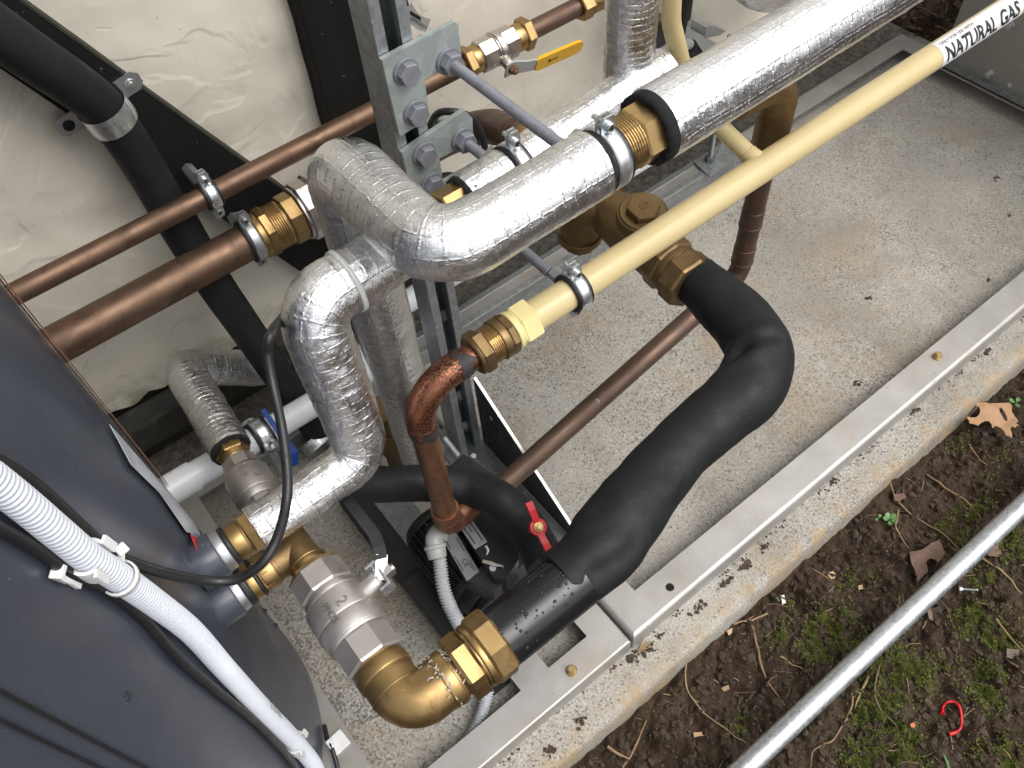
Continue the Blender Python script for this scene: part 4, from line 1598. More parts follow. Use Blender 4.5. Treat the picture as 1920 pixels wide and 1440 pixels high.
def bend_disp(L, th, P):
    r = foam_disp(L, th, P)
    Q = P.reshape(-1, 3)
    for (px, py, qx, qy, wd_, dp) in ((1340, 672, 1440, 642, .0080, .0085), (1118, 1075, 1200, 1030, .010, .0035), (1268, 918, 1290, 905, .0035, .005), (1190, 1000, 1130, 960, .016, .003)):
        a, b = at(px, py, z=ZB + .03), at(qx, qy, z=ZB + .03)
        ab = b - a
        t_ = np.clip(((Q - a) @ ab) / (ab @ ab), 0, 1)
        d_ = np.linalg.norm(Q - a - t_[:, None] * ab, axis=1).reshape(L.shape)
        r = r - dp * np.exp(-(d_ / wd_) ** 2) + dp * .45 * np.exp(-((d_ - wd_ * 2.2) / (wd_ * 1.3)) ** 2)
    return r


def foam_disp(L, th, P):
    Q = P.reshape(-1, 3)
    return ((fbm(Q, 26, 2, 71) - .5) * .0038 + (fbm(Q, 90, 3, 75) - .5) * .0006).reshape(L.shape)


bl = thing('lagged_hose', bk[4], 'thick black foam lagged bend sweeping from the plastic pipe up to the bronze check valve', 'lagged pipe')
build(MB().tube(BKP, rB, 96, True, bend_disp), 'foam_sleeve', M['foam'], bl)
# fold crease where the sleeve bends
# sleeve split at the underside
q = at(1268, 915, z=ZB)
for px, py, ln, rot in ((1396, 604, .006, .4), (1401, 618, .008, -.5), (1446, 742, .004, 1.2)):
    c = at(px, py, z=ZB + .034)
    nc = unit(CAMP - c)
    i = int(np.argmin(np.linalg.norm(BKP - at(px, py, z=ZB), axis=1)))
    nrm_ = unit(c - BKP[i]); nrm_ = unit(nrm_ + A(0, 0, .6))
    c2 = BKP[i] + unit(at(px, py, z=ZB + .03) - BKP[i]) * (rB[i] + .0006)
    F1 = frame(c2 - nc * .0005, nc, A(math.cos(rot), math.sin(rot), 0))
    build(MB().box((0, 0, .0006), (ln, .0014, .0008), F1, .0003), 'white_scuff', M['paper'], bl)
# glossy plastic pipe
t0 = at(897, 1221, z=ZB); t1 = at(1040, 1115, z=ZB)
xv = .0205
ecorner = A(xv, at(767, 1330, z=ZB)[1], ZB)
pd2 = unit(t1 - ecorner)
pd2[2] = 0; pd2 = unit(pd2)
t0 = ecorner + pd2 * along(ecorner, pd2, 897, 1221)
ppp = build(MB().tube(np.array([t0 + pd2 * .006, t0 + pd2 * .06, t1 + pd2 * .03]), .0326, 64), 'plastic_pipe', M['pe'], label='glossy wet black plastic pipe between the brass union and the foam bend', cat='plastic pipe')
# water droplets on it
dm = None
for k in range(46):
    s_ = rng.uniform(.02, .115)
    an = rng.normal(0.15, .55)
    n0 = unit(CAMP - (t0 + pd2 * s_)); n0 = unit(n0 - pd2 * (n0 @ pd2)); u0 = np.cross(n0, pd2)
    nn = n0 * math.cos(an) + u0 * math.sin(an)
    c = t0 + pd2 * s_ + nn * .0326
    rr = rng.uniform(.0008, .0024)
    Md = frame(c, nn, pd2)
    if dm is None:
        bmh = bmesh.new()
        bmesh.ops.create_icosphere(bmh, subdivisions=1, radius=1)
        Vd = np.array([v.co[:] for v in bmh.verts]); Fd = [[v.index for v in f.verts] for f in bmh.faces]
        bmh.free()
        dm = MB()
        wmat, wt, wb = _nodes('water_drop')
        wb.inputs['Base Color'].default_value = (.02, .022, .025, 1); wb.inputs['Roughness'].default_value = .04
    Q = Vd * A(rr * rng.uniform(.8, 1.5), rr, rr * .45)
    dm.add(Q @ Md[:3, :3].T + Md[:3, 3], Fd, True)
build(dm, 'water_drops', wmat, ppp, kind='stuff')

# brass union between plastic pipe and elbow
un = thing('brass_union', t0, 'big brass union with two hexagons between black plastic pipe and brass elbow', 'pipe fitting')
F0 = frame(t0 + pd2 * .024, -pd2, Z)
build(MB().turned(F0, [(0, .024, .0372, .0372, 8, .25)], 48), 'nut', M['brass'], un)
build(MB().turned(F0, [(.0235, .030, .0342, .0342), (.0295, .033, .0318, .0318)], 56), 'collar', M['brass'], un)
build(MB().turned(F0, [(.0325, .052, .0345, .0345, 6, .2)], 48), 'body', M['brass'], un)
build(thread(F0, .051, .066, .0262, .0026, .0012, 40), 'thread', M['bronze'], un)
# paste and hemp in the joint
b = MB()
for k in range(150):
    a_ = rng.normal(.4, .9); zz_ = rng.normal(.062, .007)
    rr_ = .0268 if zz_ < .066 else .0292
    rd = F0[:3, 0] * math.cos(a_) + F0[:3, 1] * math.sin(a_)
    tv_ = -F0[:3, 0] * math.sin(a_) + F0[:3, 1] * math.cos(a_)
    c = F0[:3, 3] + F0[:3, 2] * zz_ + rd * rr_
    dd = unit(F0[:3, 2] * rng.normal() + tv_ * rng.normal() * .8 + rd * .15 * rng.normal())
    L_ = rng.uniform(.0005, .0022)
    b.tube(np.array([c - dd * L_, c + rd * .0003, c + dd * L_]), rng.uniform(.0003, .0009), 5)
build(b, 'joint_paste', M['tape'], un, kind='stuff')

# elbow
el = thing('brass_elbow', ecorner, 'large brass elbow at the bottom, marked 2, between union and nickel valve', 'pipe fitting')
vd = Y
pA_, pB_ = ecorner + pd2 * .050, ecorner + vd * .050
PEl = fillet([pA_, ecorner, pB_], [0, .024, 0], .0025)
build(MB().tube(PEl, .0272, 60), 'elbow_body', M['brass'], el)
for q, d in ((pA_, pd2), (pB_, vd)):
    build(MB().turned(frame(q - d * .012, d), [(0, .013, .0290, .0290), (.0125, .0155, .0275, .0268)], 60), 'rim', M['brass'], el)
build(MB().turned(frame(ecorner + vd * .020, vd), [(0, .0012, .0279, .0279)], 60), 'cast_line', M['brass'], el)
build(MB().turned(frame(pB_, vd), [(.002, .022, .0252, .0252)], 48), 'nipple', M['bronze'], el)
build(thread(frame(pB_, vd), .004, .016, .0260, .0028, .0012, 40), 'thread', M['brass_new'], el)
wrap_text('2', .014, ecorner + vd * .014, -vd, unit(A(-.10, 0, 1)), .0272, 'cast_mark', M['brass_new'], el, 1, .0, .0006)

# big ball valve along -Y
yv0 = along(A(xv, 0, ZB), Y, 706, 1246)       # end at the elbow side
yv1 = along(A(xv, 0, ZB), Y, 604, 1068)       # end at the tee side
bv = thing('ball_valve', A(xv, (yv0 + yv1) / 2, ZB), 'large shot-blasted nickel ball valve marked 2 PN25 with a black dipped lever', 'ball valve', 'ball valves')
LV = yv1 - yv0
F0 = frame(A(xv, yv1, ZB), -Y, Z)
k = LV
secs = [(0, .24 * k, .0318, .0318, 8, math.pi / 8), (.235 * k, .30 * k, .0285, .0290), (.295 * k, .33 * k, .0290, .0335), (.328 * k, .56 * k, .0340, .0352), (.558 * k, .568 * k, .0340, .0340), (.566 * k, .72 * k, .0352, .0335), (.718 * k, .745 * k, .0335, .0318), (.74 * k, k, .0325, .0325, 8, math.pi / 8)]
build(MB().turned(F0, secs, 72), 'valve_body', M['cast_nickel'], bv)
nv0 = unit(A(-.18, 0, 1))
tq_ = along(A(xv - .008, 0, ZB + .033), Y, 617, 1127)
wrap_text('PN25', .0105, A(xv, tq_, ZB), -Y, unit(A(-.42, 0, 1)), .0352, 'cast_mark', M['mark'], bv, rise=.0008)
wrap_text('2', .0175, A(xv, tq_ - .004, ZB), -Y, unit(A(-.02, 0, 1)), .0352, 'cast_mark', M['mark'], bv, rise=.0008)
# stem and lever on the +X side
sp = A(xv + .028, yv1 - .44 * k, ZB + .008)
sdir = unit(A(1, 0, .22))
F1 = frame(sp, sdir, Y)
build(MB().turned(F1, [(0, .020, .0115, .0105), (.0195, .022, .0098, .0098)], 32), 'stem', M['cast_nickel'], bv)
build(MB().turned(F1, [(.0215, .0265, .0065, .0065)], 24), 'stem_brass', M['brass'], bv)
lp = sp + sdir * .0275
Fl = frame(lp, sdir, Y)
lv = build(MB().box((0, 0, 0), (.030, .020, .0028), Fl, .0008).box((.0145, 0, -.0055), (.0028, .020, .0125), Fl, .0006).box((-.0145, 0, -.0055), (.0028, .020, .0125), Fl, .0006), 'lever_bracket', M['zinc'], bv)
A0 = lp + Y * .012
A1 = at(713, 1085, z=lp[2] + .004); A2 = at(716, 1040, z=lp[2] + .012); A3 = at(702, 1004, z=lp[2] + .012); A4 = at(652, 940, z=lp[2] + .004); A5 = at(612, 890, z=lp[2] - .004)
vdir_ = unit(CAMP - lp)
wd = unit(np.cross(A3 - A0, vdir_))
build(strap(MB(), [A0, A1, A2], wd, [.0125, .0120, .0115], .0032), 'lever_arm', M['zinc'], lv)
build(strap(MB(), [A1 * .2 + A2 * .8, A2 + (A3 - A2) * .35, A3, A4, A5], wd, [.0120, .0128, .0128, .0128, .0128], .0058), 'lever_grip', M['rubber'], lv)
build(MB().turned(frame(lp + sdir * .0012, sdir, Y), [(0, .009, .0076, .0076, 6, .2), (.0085, .0115, .0045, .0040)], 20), 'stem_nut', M['nickel'], lv)

# tee side: brass elbow on the tank port
te_ = A(xv - .003, yv1 + .038, ZB)
tb_ = thing('brass_tee', te_, 'brass tee between the lower tank port and the nickel valve, marked with a 2', 'pipe fitting')
yL = te_[1]
build(MB().tube(np.array([A(xv, yv1 - .004, ZB), te_ + Y * .042]), .0190, 48), 'tee_body', M['bronze'], tb_)
build(MB().tube(np.array([te_, te_ - X * .040]), .0190, 48), 'tee_branch', M['bronze'], tb_)
build(MB().turned(frame(A(xv, yv1 - .001, ZB), Y), [(0, .0045, .0300, .0300, 8, .2), (.004, .016, .0205, .0205), (.0155, .018, .0212, .0212)], 52), 'rim', M['brass'], tb_)
build(MB().turned(frame(te_ - X * .022, -X), [(0, .0015, .0196, .0196), (.006, .022, .0210, .0210)], 48), 'rim', M['brass'], tb_)
wrap_text('2', .013, te_ + Y * .022, -Y, unit(A(-.1, 0, 1)), .0190, 'cast_mark', M['brass_new'], tb_, 1, 0, .0005)
lowport = te_ - X * .034
compression(lowport, -X, [('body', [(0, .013, .0212, .0212, 8, .2)], 'brass'), ('gasket', [(.0128, .0158, .0228, .0228)], 'rubber'), ('flange', [(.0156, .025, .0215, .0215)], 'brass'), ('seal', [(.0248, .032, .0235, .0235)], 'rubber'), ('washer', [(.032, .041, .0232, .0240)], 'steel'), ('collar', [(.0405, .070, .0262, .0268)], 'tank')], 'tank_port', 'lower brass tank port with a black seal, half behind the looping black cable', 'pipe fitting', 'brass')
# upper tank port
up0 = A(at(497, 985, y=.497)[0], .497, .528)
compression(up0, -X, [('nut', [(0, .021, .0225, .0225, 6, .45)], 'brass'), ('body', [(.0205, .023, .0180, .0180), (.0225, .037, .0192, .0192)], 'brass'), ('seal', [(.0368, .042, .0222, .0222)], 'rubber'), ('washer', [(.042, .052, .0225, .0232)], 'steel'), ('collar', [(.0515, .080, .0255, .0265)], 'tank')], 'tank_port', 'upper brass tank port feeding the S shaped foil pipe, with a polished washer', 'pipe fitting', 'brass')

# check valve at the far end of the black bend
ck0 = at(1305, 540, z=ZB)
ckd = unit(at(1130, 385, z=ZB) - at(1290, 528, z=ZB))
cv = thing('check_valve', at(1200, 420, z=ZB), 'dull bronze swing check valve with a hexagonal cap, crossed by the yellow gas pipe', 'check valve')
F0 = frame(ck0, ckd, Z)
s_ = lambda px, py: along(ck0, ckd, px, py)
build(MB().turned(F0, [(s_(1300, 532), s_(1272, 508), 0.0390, 0.0390, 8, .3), (s_(1274, 509), s_(1262, 499), 0.0350, 0.0350), (s_(1263, 500), s_(1240, 480), 0.0390, 0.0390, 8, .1), (s_(1241, 481), s_(1222, 464), 0.0353, 0.0353, 8, .3)], 56), 'union', M['bronze'], cv)
build(MB().turned(F0, [(s_(1223, 465), s_(1206, 450), 0.0294, 0.0311), (s_(1207, 451), s_(1186, 430), 0.0328, 0.0367), (s_(1187, 431), s_(1150, 400), 0.0373, 0.0345), (s_(1151, 401), s_(1136, 388), 0.0316, 0.0316), (s_(1137, 389), s_(1128, 381), 0.0367, 0.0367), (s_(1129, 382), s_(1108, 363), 0.0362, 0.0362, 8, .2)], 56), 'valve_body', M['bronze'], cv)
nb_ = unit(A(-.06, -.12, 1))
cc = at(1207, 386, z=ZB + .052) - nb_ * .0365
F2 = frame(cc, nb_, X)
build(MB().turned(F2, [(-.034, .024, .0360, .0345), (.0235, .0265, .0325, .0310)], 56), 'bonnet', M['bronze'], cv)
cap = build(MB().turned(F2, [(.026, .0370, .0232, .0232, 6, .52)], 48), 'hexagonal_cap', M['bronze'], cv)
b = MB()
aa = np.linspace(0, 2 * math.pi, 41)
ringp = np.stack([.0060 * np.cos(aa), .0060 * np.sin(aa), np.full(41, .0373)], 1) @ F2[:3, :3].T + F2[:3, 3]
b.tube(ringp, .0006, 6)
build(b, 'cast_ring', M['bronze'], cap)
flat_text('F', .0095, F2[:3, 3] + F2[:3, 2] * .0373 - F2[:3, 0] * .0026 - F2[:3, 1] * .0033, F2[:3, 0], F2[:3, 1], 'cast_mark', M['copper_stain'], cap)
# elbow behind it going down left
qe = at(1112, 366, z=ZB)
PV = fillet([at(1140, 392, z=ZB), at(1088, 388, z=ZB - .004), A(*at(1088, 388, z=ZB)[:2], ZB - .055)], [0, .028, 0], .003)
ve = thing('bronze_elbow', PV[0], 'dull bronze elbow below the zinc clamp, turning down behind the yellow pipe', 'pipe fitting')
build(MB().tube(PV, .0300, 48), 'elbow', M['bronze'], ve)
build(MB().turned(frame(PV[-1], -Z), [(-.006, .004, .0330, .0330)], 48), 'rim', M['bronze'], ve)
build(MB().turned(frame(PV[-1], -Z), [(.0035, .020, .0240, .0240, 8)], 48), 'plug', M['bronze'], ve)

# ================================================================== SMALL BLACK HOSE AND RED TAP
hp = [at(640, 902, y=.585), at(705, 908, y=.568), at(790, 906, y=.545), at(872, 912, y=.515), at(935, 936, y=.468), at(980, 980, y=.425), at(1006, 1022, y=.388), at(1024, 1060, y=.358)]
hs_ = build(MB().tube(spline(hp, .005), np.interp(np.linspace(0, 1, 90), [0, .7, 1], [.0245, .0262, .0275])[:len(spline(hp, .005))] if len(spline(hp, .005)) <= 90 else .0255, 48, True, foam_disp), 'lagged_hose', M['foam'], label='thinner black foam lagged hose passing behind the copper drop to the red tap', cat='lagged pipe')
tp = at(1001, 990, y=.392)
nr = unit(CAMP - tp + A(.2, -.1, 0))
rt = thing('red_tap', tp, 'red butterfly tap handle with a brass nut on the black foam hose', 'tap handle')
hd_ = tp + nr * .024
Fh = frame(hd_, nr, unit(at(984, 958, z=hd_[2]) - at(1014, 1022, z=hd_[2])))
build(MB().turned(frame(tp - nr * .02, nr), [(0, .046, .006, .006)], 20), 'stem', M['brass'], rt)
b = MB().turned(Fh, [(-.004, .004, .0108, .0108)], 36)
build(b, 'hub', M['red'], rt)
b = MB()
for sg in (1, -1):
    w_ = [(.0085 * sg, .004), (.021 * sg, .0095 if sg > 0 else -.0015), (.0315 * sg, .0105 if sg > 0 else -.0065)]
    P = [Fh[:3, 3] + Fh[:3, 0] * sg * s + Fh[:3, 1] * c_ + Fh[:3, 2] * hh for s, c_, hh in ((.007, 0, .001), (.014, .0 * sg, .003), (.022, .001 * sg, .005), (.0325, .002 * sg, .006))]
    strap(b, P, Fh[:3, 1], [.0085, .0082, .0085, .0090], .0065)
build(b, 'wing', M['red'], rt)
build(MB().turned(Fh, [(.004, .0065, .0062, .0062), (.0062, .011, .0048, .0048, 6), (.0108, .0135, .0034, .0032)], 24), 'nut', M['yzinc'], rt)

# ================================================================== PUMP
pm = thing('circulation_pump', (.21, .47, FH), 'black circulation pump with terminal box and rating plate under the copper drop', 'pump')
mc = A(.207, .50, .128)
RMo = .049
F0 = frame(mc + Y * .085, -Y, Z)
build(MB().turned(F0, [(0, .018, .042, RMo), (.0175, .125, RMo - .006, RMo - .006), (.1245, .137, RMo + .004, RMo + .003), (.1365, .158, RMo - .006, .040)], 64), 'motor_body', M['motor'], pm)
fin0 = None
for i in range(26):
    a_ = i * 2 * math.pi / 26
    if .25 < (a_ / math.pi) % 2 < .62:      # plate area kept free
        continue
    nrm_ = A(math.sin(a_), 0, math.cos(a_))
    b = MB().box((0, 0, 0), (.0026, .104, .010), None)
    Mx = frame(mc + Y * .0135 + nrm_ * (RMo - .003), nrm_, X)
    Mx[:3, 1] = Y
    Mx[:3, 0] = np.cross(Y, nrm_)
    if fin0 is None:
        fin0 = build(b, 'cooling_fin', M['motor'], pm, origin=(0, 0, 0))
        fin0.matrix_basis = Matrix([list(r) for r in np.linalg.inv(WM[pm.name]) @ Mx])
        WM[fin0.name] = Mx
    else:
        inst(fin0, 'cooling_fin', Mx, pm)
# rating plate lying against the motor, facing up-left
a_ = -.12
nrm_ = unit(A(math.sin(.16), 0, math.cos(.16)))
c0 = at(845, 1020, z=mc[2] + RMo + .004); c1_ = at(893, 1085, z=mc[2] + RMo + .004)
ctr = (at(828, 1002, z=.201) + at(870, 1077, z=.201) + at(884, 1058, z=.201) + at(848, 985, z=.201)) / 4
px_ = unit(at(870, 1077, z=.201) - at(828, 1005, z=.201))
py_ = np.cross(Z, px_)
Ml = np.eye(4); Ml[:3, 0], Ml[:3, 1], Ml[:3, 2], Ml[:3, 3] = px_, py_, Z, ctr
lab = build(MB().box((0, 0, 0), (.098, .021, .001), Ml), 'rating_plate', M['label'], pm)
build(MB().box((0, 0, -.006), (.100, .024, .009), Ml), 'plate_seat', M['motor'], pm)
flat_text('CE', .0105, ctr + px_ * .018 - py_ * .003 + Z * .0005, px_, py_, 'plate_print', M['ink'], lab)
def print_bars(P0, d, up, rows, name, parent, lift=.0006):
    b = MB()
    d, up = unit(d), unit(up)
    n_ = np.cross(d, up)
    for off, start, length, h_ in rows:
        x_ = start
        while x_ < start + length:
            w_ = min(rng.uniform(.0008, .0030), start + length - x_)
            q = P0 + d * x_ + up * off + n_ * lift
            b.add([q, q + d * w_, q + d * w_ + up * h_, q + up * h_], [(0, 1, 2, 3)])
            x_ += w_ + .0006
    return build(b, name, M['ink'], parent, kind='stuff')


print_bars(ctr, px_, py_, [(-.0088, -.040, .034, .0018), (-.0088, .008, .026, .0016), (.0066, -.018, .026, .0014), (.0066, .024, .018, .0012), (.0040, .028, .012, .0012)], 'plate_print', lab)
# terminal box
tz = .232
bx = [at(868, 992, z=tz), at(905, 938, z=tz), at(972, 1012, z=tz), at(972, 1050, z=tz), at(948, 1085, z=tz), at(925, 1082, z=tz)]
bxp = MB().prism(bx, (0, 0, -.062))
tbx = build(bxp, 'terminal_box', M['motor'], pm)
bx2 = [at(838, 905, z=tz - .01), at(872, 858, z=tz - .01), at(938, 905, z=tz - .01), at(962, 990, z=tz - .01), at(905, 960, z=tz - .01)]
# sloping black cover behind
bx2 = [at(838, 880, z=.19), at(869, 851, z=.19), at(938, 897, z=.19), at(920, 925, z=.19)]
build(MB().prism(bx2, (0, 0, -.10)), 'cable_cover', M['motor'], pm)
lc = at(890, 1005, z=tz)
ld = unit(bx[2] - bx[1]) * -1
ld = unit(at(897, 1028, z=tz) - at(872, 992, z=tz))
le = np.cross(Z, ld)
Ml2 = np.eye(4); Ml2[:3, 0], Ml2[:3, 1], Ml2[:3, 2], Ml2[:3, 3] = ld, le, Z, at(888, 1003, z=tz) + Z * .0009
l2 = build(MB().box((0, 0, 0), (.040, .020, .001), Ml2, .0003), 'box_label', M['label'], tbx)
print_bars(Ml2[:3, 3], ld, le, [(.0045, -.017, .032, .0022), (-.0005, -.017, .012, .0018), (-.0068, -.017, .030, .0022)], 'label_print', l2)
# paint drip and old tape
dr = spline([at(911, 1024, z=tz + .001), at(915, 1032, z=tz + .001), at(912, 1041, z=tz + .001)], .001)
build(MB().tube(dr, np.interp(np.linspace(0, 1, len(dr)), [0, .6, 1], [.0019, .0016, .0006]), 8), 'paint_drip', M['paper'], tbx)
tpz = tz + .002
b = strap(MB(), [at(905, 1052, z=tpz), at(920, 1056, z=tpz + .003), at(932, 1060, z=tpz + .002), at(943, 1061, z=tpz), at(944, 1075, z=tpz - .012)], unit(A(.3, 1, 0)), [.004, .005, .004, .0035, .002], .0008)
build(b, 'tape_scrap', M['tape'], tbx)
sc_ = at(924, 1066, z=tz)
build(MB().turned(frame(sc_, Z), [(0, .003, .0052, .0046)], 20), 'screw', M['zinc'], tbx)
build(MB().turned(frame(at(888, 856, z=.192), Z), [(0, .003, .0048, .0042)], 20), 'screw', M['zinc'], pm)
# volute below the plastic pipe
vc = A(.222, .375, .125)
build(MB().turned(frame(vc + Y * .055, -Y, Z), [(0, .02, .040, .052), (.0195, .075, .058, .056), (.0745, .090, .050, .036)], 56), 'volute', M['motor_grey'], pm)
# flat grey shield with ribs between box and plastic pipe
b = MB().prism([at(870, 1085, z=.20), at(925, 1110, z=.21), at(1000, 1040, z=.21), at(975, 1010, z=.20)], (0, 0, -.05))
build(b, 'end_shield', M['motor_grey'], pm)
for px, py in ((795, 1038), (870, 1120), (690, 835)):
    q = at(px, py, z=.10)
    build(MB().turned(frame(q, Z), [(-.06, .004, .005, .005), (0, .003, .0095, .0095), (.003, .010, .0072, .0072, 6)], 24), 'foot_bolt', M['steel'], pm)
build(MB().box((.178, .50, .058), (.105, .12, .030), None, .004), 'motor_foot', M['motor'], pm)
# bright cable gland stub behind the copper drop
ga, gb = at(833, 822, z=.21), at(860, 856, z=.20)
build(MB().tube(np.array([ga, gb]), .0052, 20), 'gland_tube', M['galv'], pm)

# grey gland elbow + conduit
ge = thing('flexible_conduit', at(815, 1020, z=.24), 'grey corrugated conduit dropping from a grey elbow at the pump to the slab edge', 'conduit')


def corrugated(P, r, pitch=.0042, depth=.0011, seg=30):
    P = resample(P, pitch / 6)
    i = np.arange(len(P))
    rr = r - depth + depth * (np.clip(np.cos(i * 2 * math.pi / 6) * 1.3 + .3, -1, 1))
    return MB().tube(P, rr, seg)


PGc = spline([at(813, 1000, z=.262), at(824, 1050, z=.245), at(831, 1100, z=.232), at(845, 1140, z=.215), at(866, 1178, z=.19), at(895, 1226, z=.11), at(915, 1275, z=.035), at(905, 1335, z=.018), at(880, 1385, z=.014), at(836, 1436, z=.014), at(790, 1475, z=.014)], .003)
build(corrugated(PGc[4:], .0098), 'corrugated_tube', M['conduit_grey'], ge)
Pge = fillet([at(842, 998, z=.262), at(812, 994, z=.264), at(817, 1030, z=.254)], [0, .012, 0], .002)
build(MB().tube(Pge, .0128, 32), 'elbow', M['gland'], ge)
q = Pge[-1]; dq = unit(PGc[12] - PGc[0])
build(MB().turned(frame(q - dq * .006, dq), [(0, .005, .0155, .0155), (.0048, .018, .0138, .0128)], 32), 'collar', M['gland'], ge)

# ================================================================== PVC WASTE AND CLAMP
pva, pvb = at(352, 899, z=.206), A(.235, .858, .178)
pv = thing('waste_pipe', pva, 'white plastic waste pipe along the wall foot, passing behind all the foil pipes', 'plastic pipe')
dpv = unit(pvb - pva)
PV1, PV2 = pvb + dpv * .03, A(.372, .95, .168)
build(MB().tube(fillet([pva - dpv * .02, PV1, PV2, A(2.6, .95, .168)], [0, .02, .02, 0], .01), .0212, 44), 'pipe', M['pvc'], pv)
build(MB().tube(np.array([pva - dpv * .085, pva + dpv * .012]), .0242, 44), 'socket', M['pvc'], pv)
dd_ = unit(PV2 - PV1)
build(MB().tube(fillet([pvb - dpv * .012, PV1, PV1 + dd_ * .04], [0, .015, 0], .004), .0242, 44), 'bend_socket', M['pvc'], pv)
for px, py in ((1262, 310), (1697, 28)):
    q = along(A(0, .95, .168), X, px, py)
    build(MB().turned(frame(A(q, .95, .168), X), [(-.012, -.004, .0238, .0238), (-.004, .004, .0232, .0232), (.004, .012, .0246, .0246)], 44), 'coupling_rim', M['white'], pv)
qc = along(pva, dpv, 487, 812)
cl6 = pipe_clamp(pva + dpv * qc, dpv, .0212, 'zinc clamp with two rubber bands on the white waste pipe, left of the black cable', unit(A(-.1, 1, -.15)), unit(A(0, .1, 1)), (-Z, .10), wid=.030, lug=.020)
# blue strap behind the cable
bs_ = thing('blue_lever', at(540, 820, z=.24), 'blue valve lever behind the black cable near the white waste pipe', 'valve lever')
b = strap(MB(), [at(493, 768, z=.30), at(512, 795, z=.29), at(530, 820, z=.275), at(548, 850, z=.25), at(552, 872, z=.23)], unit(A(1, .2, .3)), [.007, .008, .010, .017, .012], .004)
build(b, 'lever', M['blue'], bs_)

# nickel valve on the small foil pipe
pc0 = PC[0]
dc = unit(PC[0] - PC[6])
nvv = thing('ball_valve', pc0 + dc * .07, 'nickel valve with raised lettering below the small foil elbow at the left', 'ball valve', 'ball valves')
F0 = frame(pc0, dc, Z)
build(MB().turned(F0, [(-.006, .014, .0238, .0238, 6, .3)], 44), 'nut', M['brass'], nvv)
build(thread(F0, .013, .026, .0205, .0024, .001, 36), 'thread', M['brass_new'], nvv)
build(MB().turned(F0, [(.0255, .047, .0245, .0245, 8, .2), (.0465, .056, .0270, .0305), (.0555, .094, .0312, .0312), (.0935, .104, .0305, .026), (.103, .135, .0250, .0250, 8, .2)], 56), 'valve_body', M['cast_nickel'], nvv)
for s_, sz, q, an in (('BERK', .0066, .058, -.05), ('M', .0135, .072, -.02), ('5903', .0070, .080, -.52)):
    nb_ = unit(CAMP - (pc0 + dc * q)); nb_ = unit(nb_ - dc * (nb_ @ dc))
    u_ = np.cross(nb_, dc)
    V, F = text_mesh(s_, sz)
    V = V - A(V[:, 0].mean(), 0, 0)
    aa = V[:, 0] / .0312 + an
    Q = pc0 + dc * (q - V[:, 1] + sz * .4)[:, None] + (np.cos(aa)[:, None] * nb_ - np.sin(aa)[:, None] * u_) * .0316
    build(MB().add(Q, F).add(Q + (Q - (pc0 + dc * q)) * .012, F), 'cast_mark', M['nickel'], nvv)
build(MB().tube(np.array([pc0 + dc * .13, pc0 + dc * .22]), .0165, 32), 'tail_pipe', M['copper_brown'], nvv)

# bronze piece behind between the foil drops
bq = at(740, 815, y=.72)
bb = thing('bronze_valve', bq, 'brown bronze valve body deep between the S shaped foil pipe and the vertical one', 'pipe fitting')
F0 = frame(bq - Z * .12, Z, X)
build(MB().turned(F0, [(0, .05, .021, .021), (.05, .085, .026, .026, 8), (.085, .15, .0285, .0285), (.15, .17, .024, .024), (.17, .2, .027, .027, 8)], 40), 'valve_body', M['bronze'], bb)

# ================================================================== FLOOR STRUT, PLATE AND ROD
fs = thing('floor_strut', (.9, .95, 0), 'galvanised channel lying open side up along the wall foot', 'strut channel')
y0s, y1s, hS = .930, .976, .041
xa_, xb_ = .02, 1.30
b = MB()
L_ = xb_ - xa_; xm_ = (xa_ + xb_) / 2
b.box((xm_, y0s + .00125, hS / 2 + .001), (L_, .0025, hS))
b.box((xm_, y1s - .00125, hS / 2 + .001), (L_, .0025, hS))
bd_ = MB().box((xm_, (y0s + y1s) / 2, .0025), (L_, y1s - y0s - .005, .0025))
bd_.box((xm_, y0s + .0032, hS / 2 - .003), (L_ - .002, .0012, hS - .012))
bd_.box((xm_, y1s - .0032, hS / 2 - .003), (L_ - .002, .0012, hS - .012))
build(bd_, 'channel_shade_lining', M['darkplate_shade'], fs)  # dark lining added as painted shade inside the galvanised channel
b.box((xm_, y0s + .0073, hS + .0000), (L_, .0096, .0025))
b.box((xm_, y1s - .0073, hS + .0000), (L_, .0096, .0025))
b.box((xm_, y0s + .0112, hS - .0065), (L_, .0022, .0105))
b.box((xm_, y1s - .0112, hS - .0065), (L_, .0022, .0105))
build(b, 'channel', M['galv'], fs)
fpl = thing('square_washer', (1.20, .95, hS + .003), 'square galvanised plate with a nut and an upright rod on the floor channel', 'fixing plate')
q = [at(1301, 304, z=.045), at(1330, 331, z=.045), at(1396, 292, z=.045), at(1368, 262, z=.045)]
build(MB().prism([A(p_[0], p_[1], .0465) for p_ in q], (0, 0, -.0045)), 'plate', M['galv'], fpl)
rc = at(1331, 300, z=.047); rc[2] = .0466
build(MB().turned(frame(rc, Z, X), [(0, .012, .0115, .0115, 6, .2)]), 'nut', M['galv_dark'], fpl)
rtop = at(1356, 252, z=.20)
build(thread(frame(rc, unit(A(0, 0, 1))), .0, .30, .0058, .0017, .0006), 'rod', M['galv_dark'], fpl)
# white cable end lying by the rod is a thin bright wire
build(MB().tube(spline([rc + A(.012, -.01, .01), rc + A(.016, -.012, .06), rc + A(.012, -.004, .16)], .004), .0011, 8), 'wire', M['zinc'], fpl)

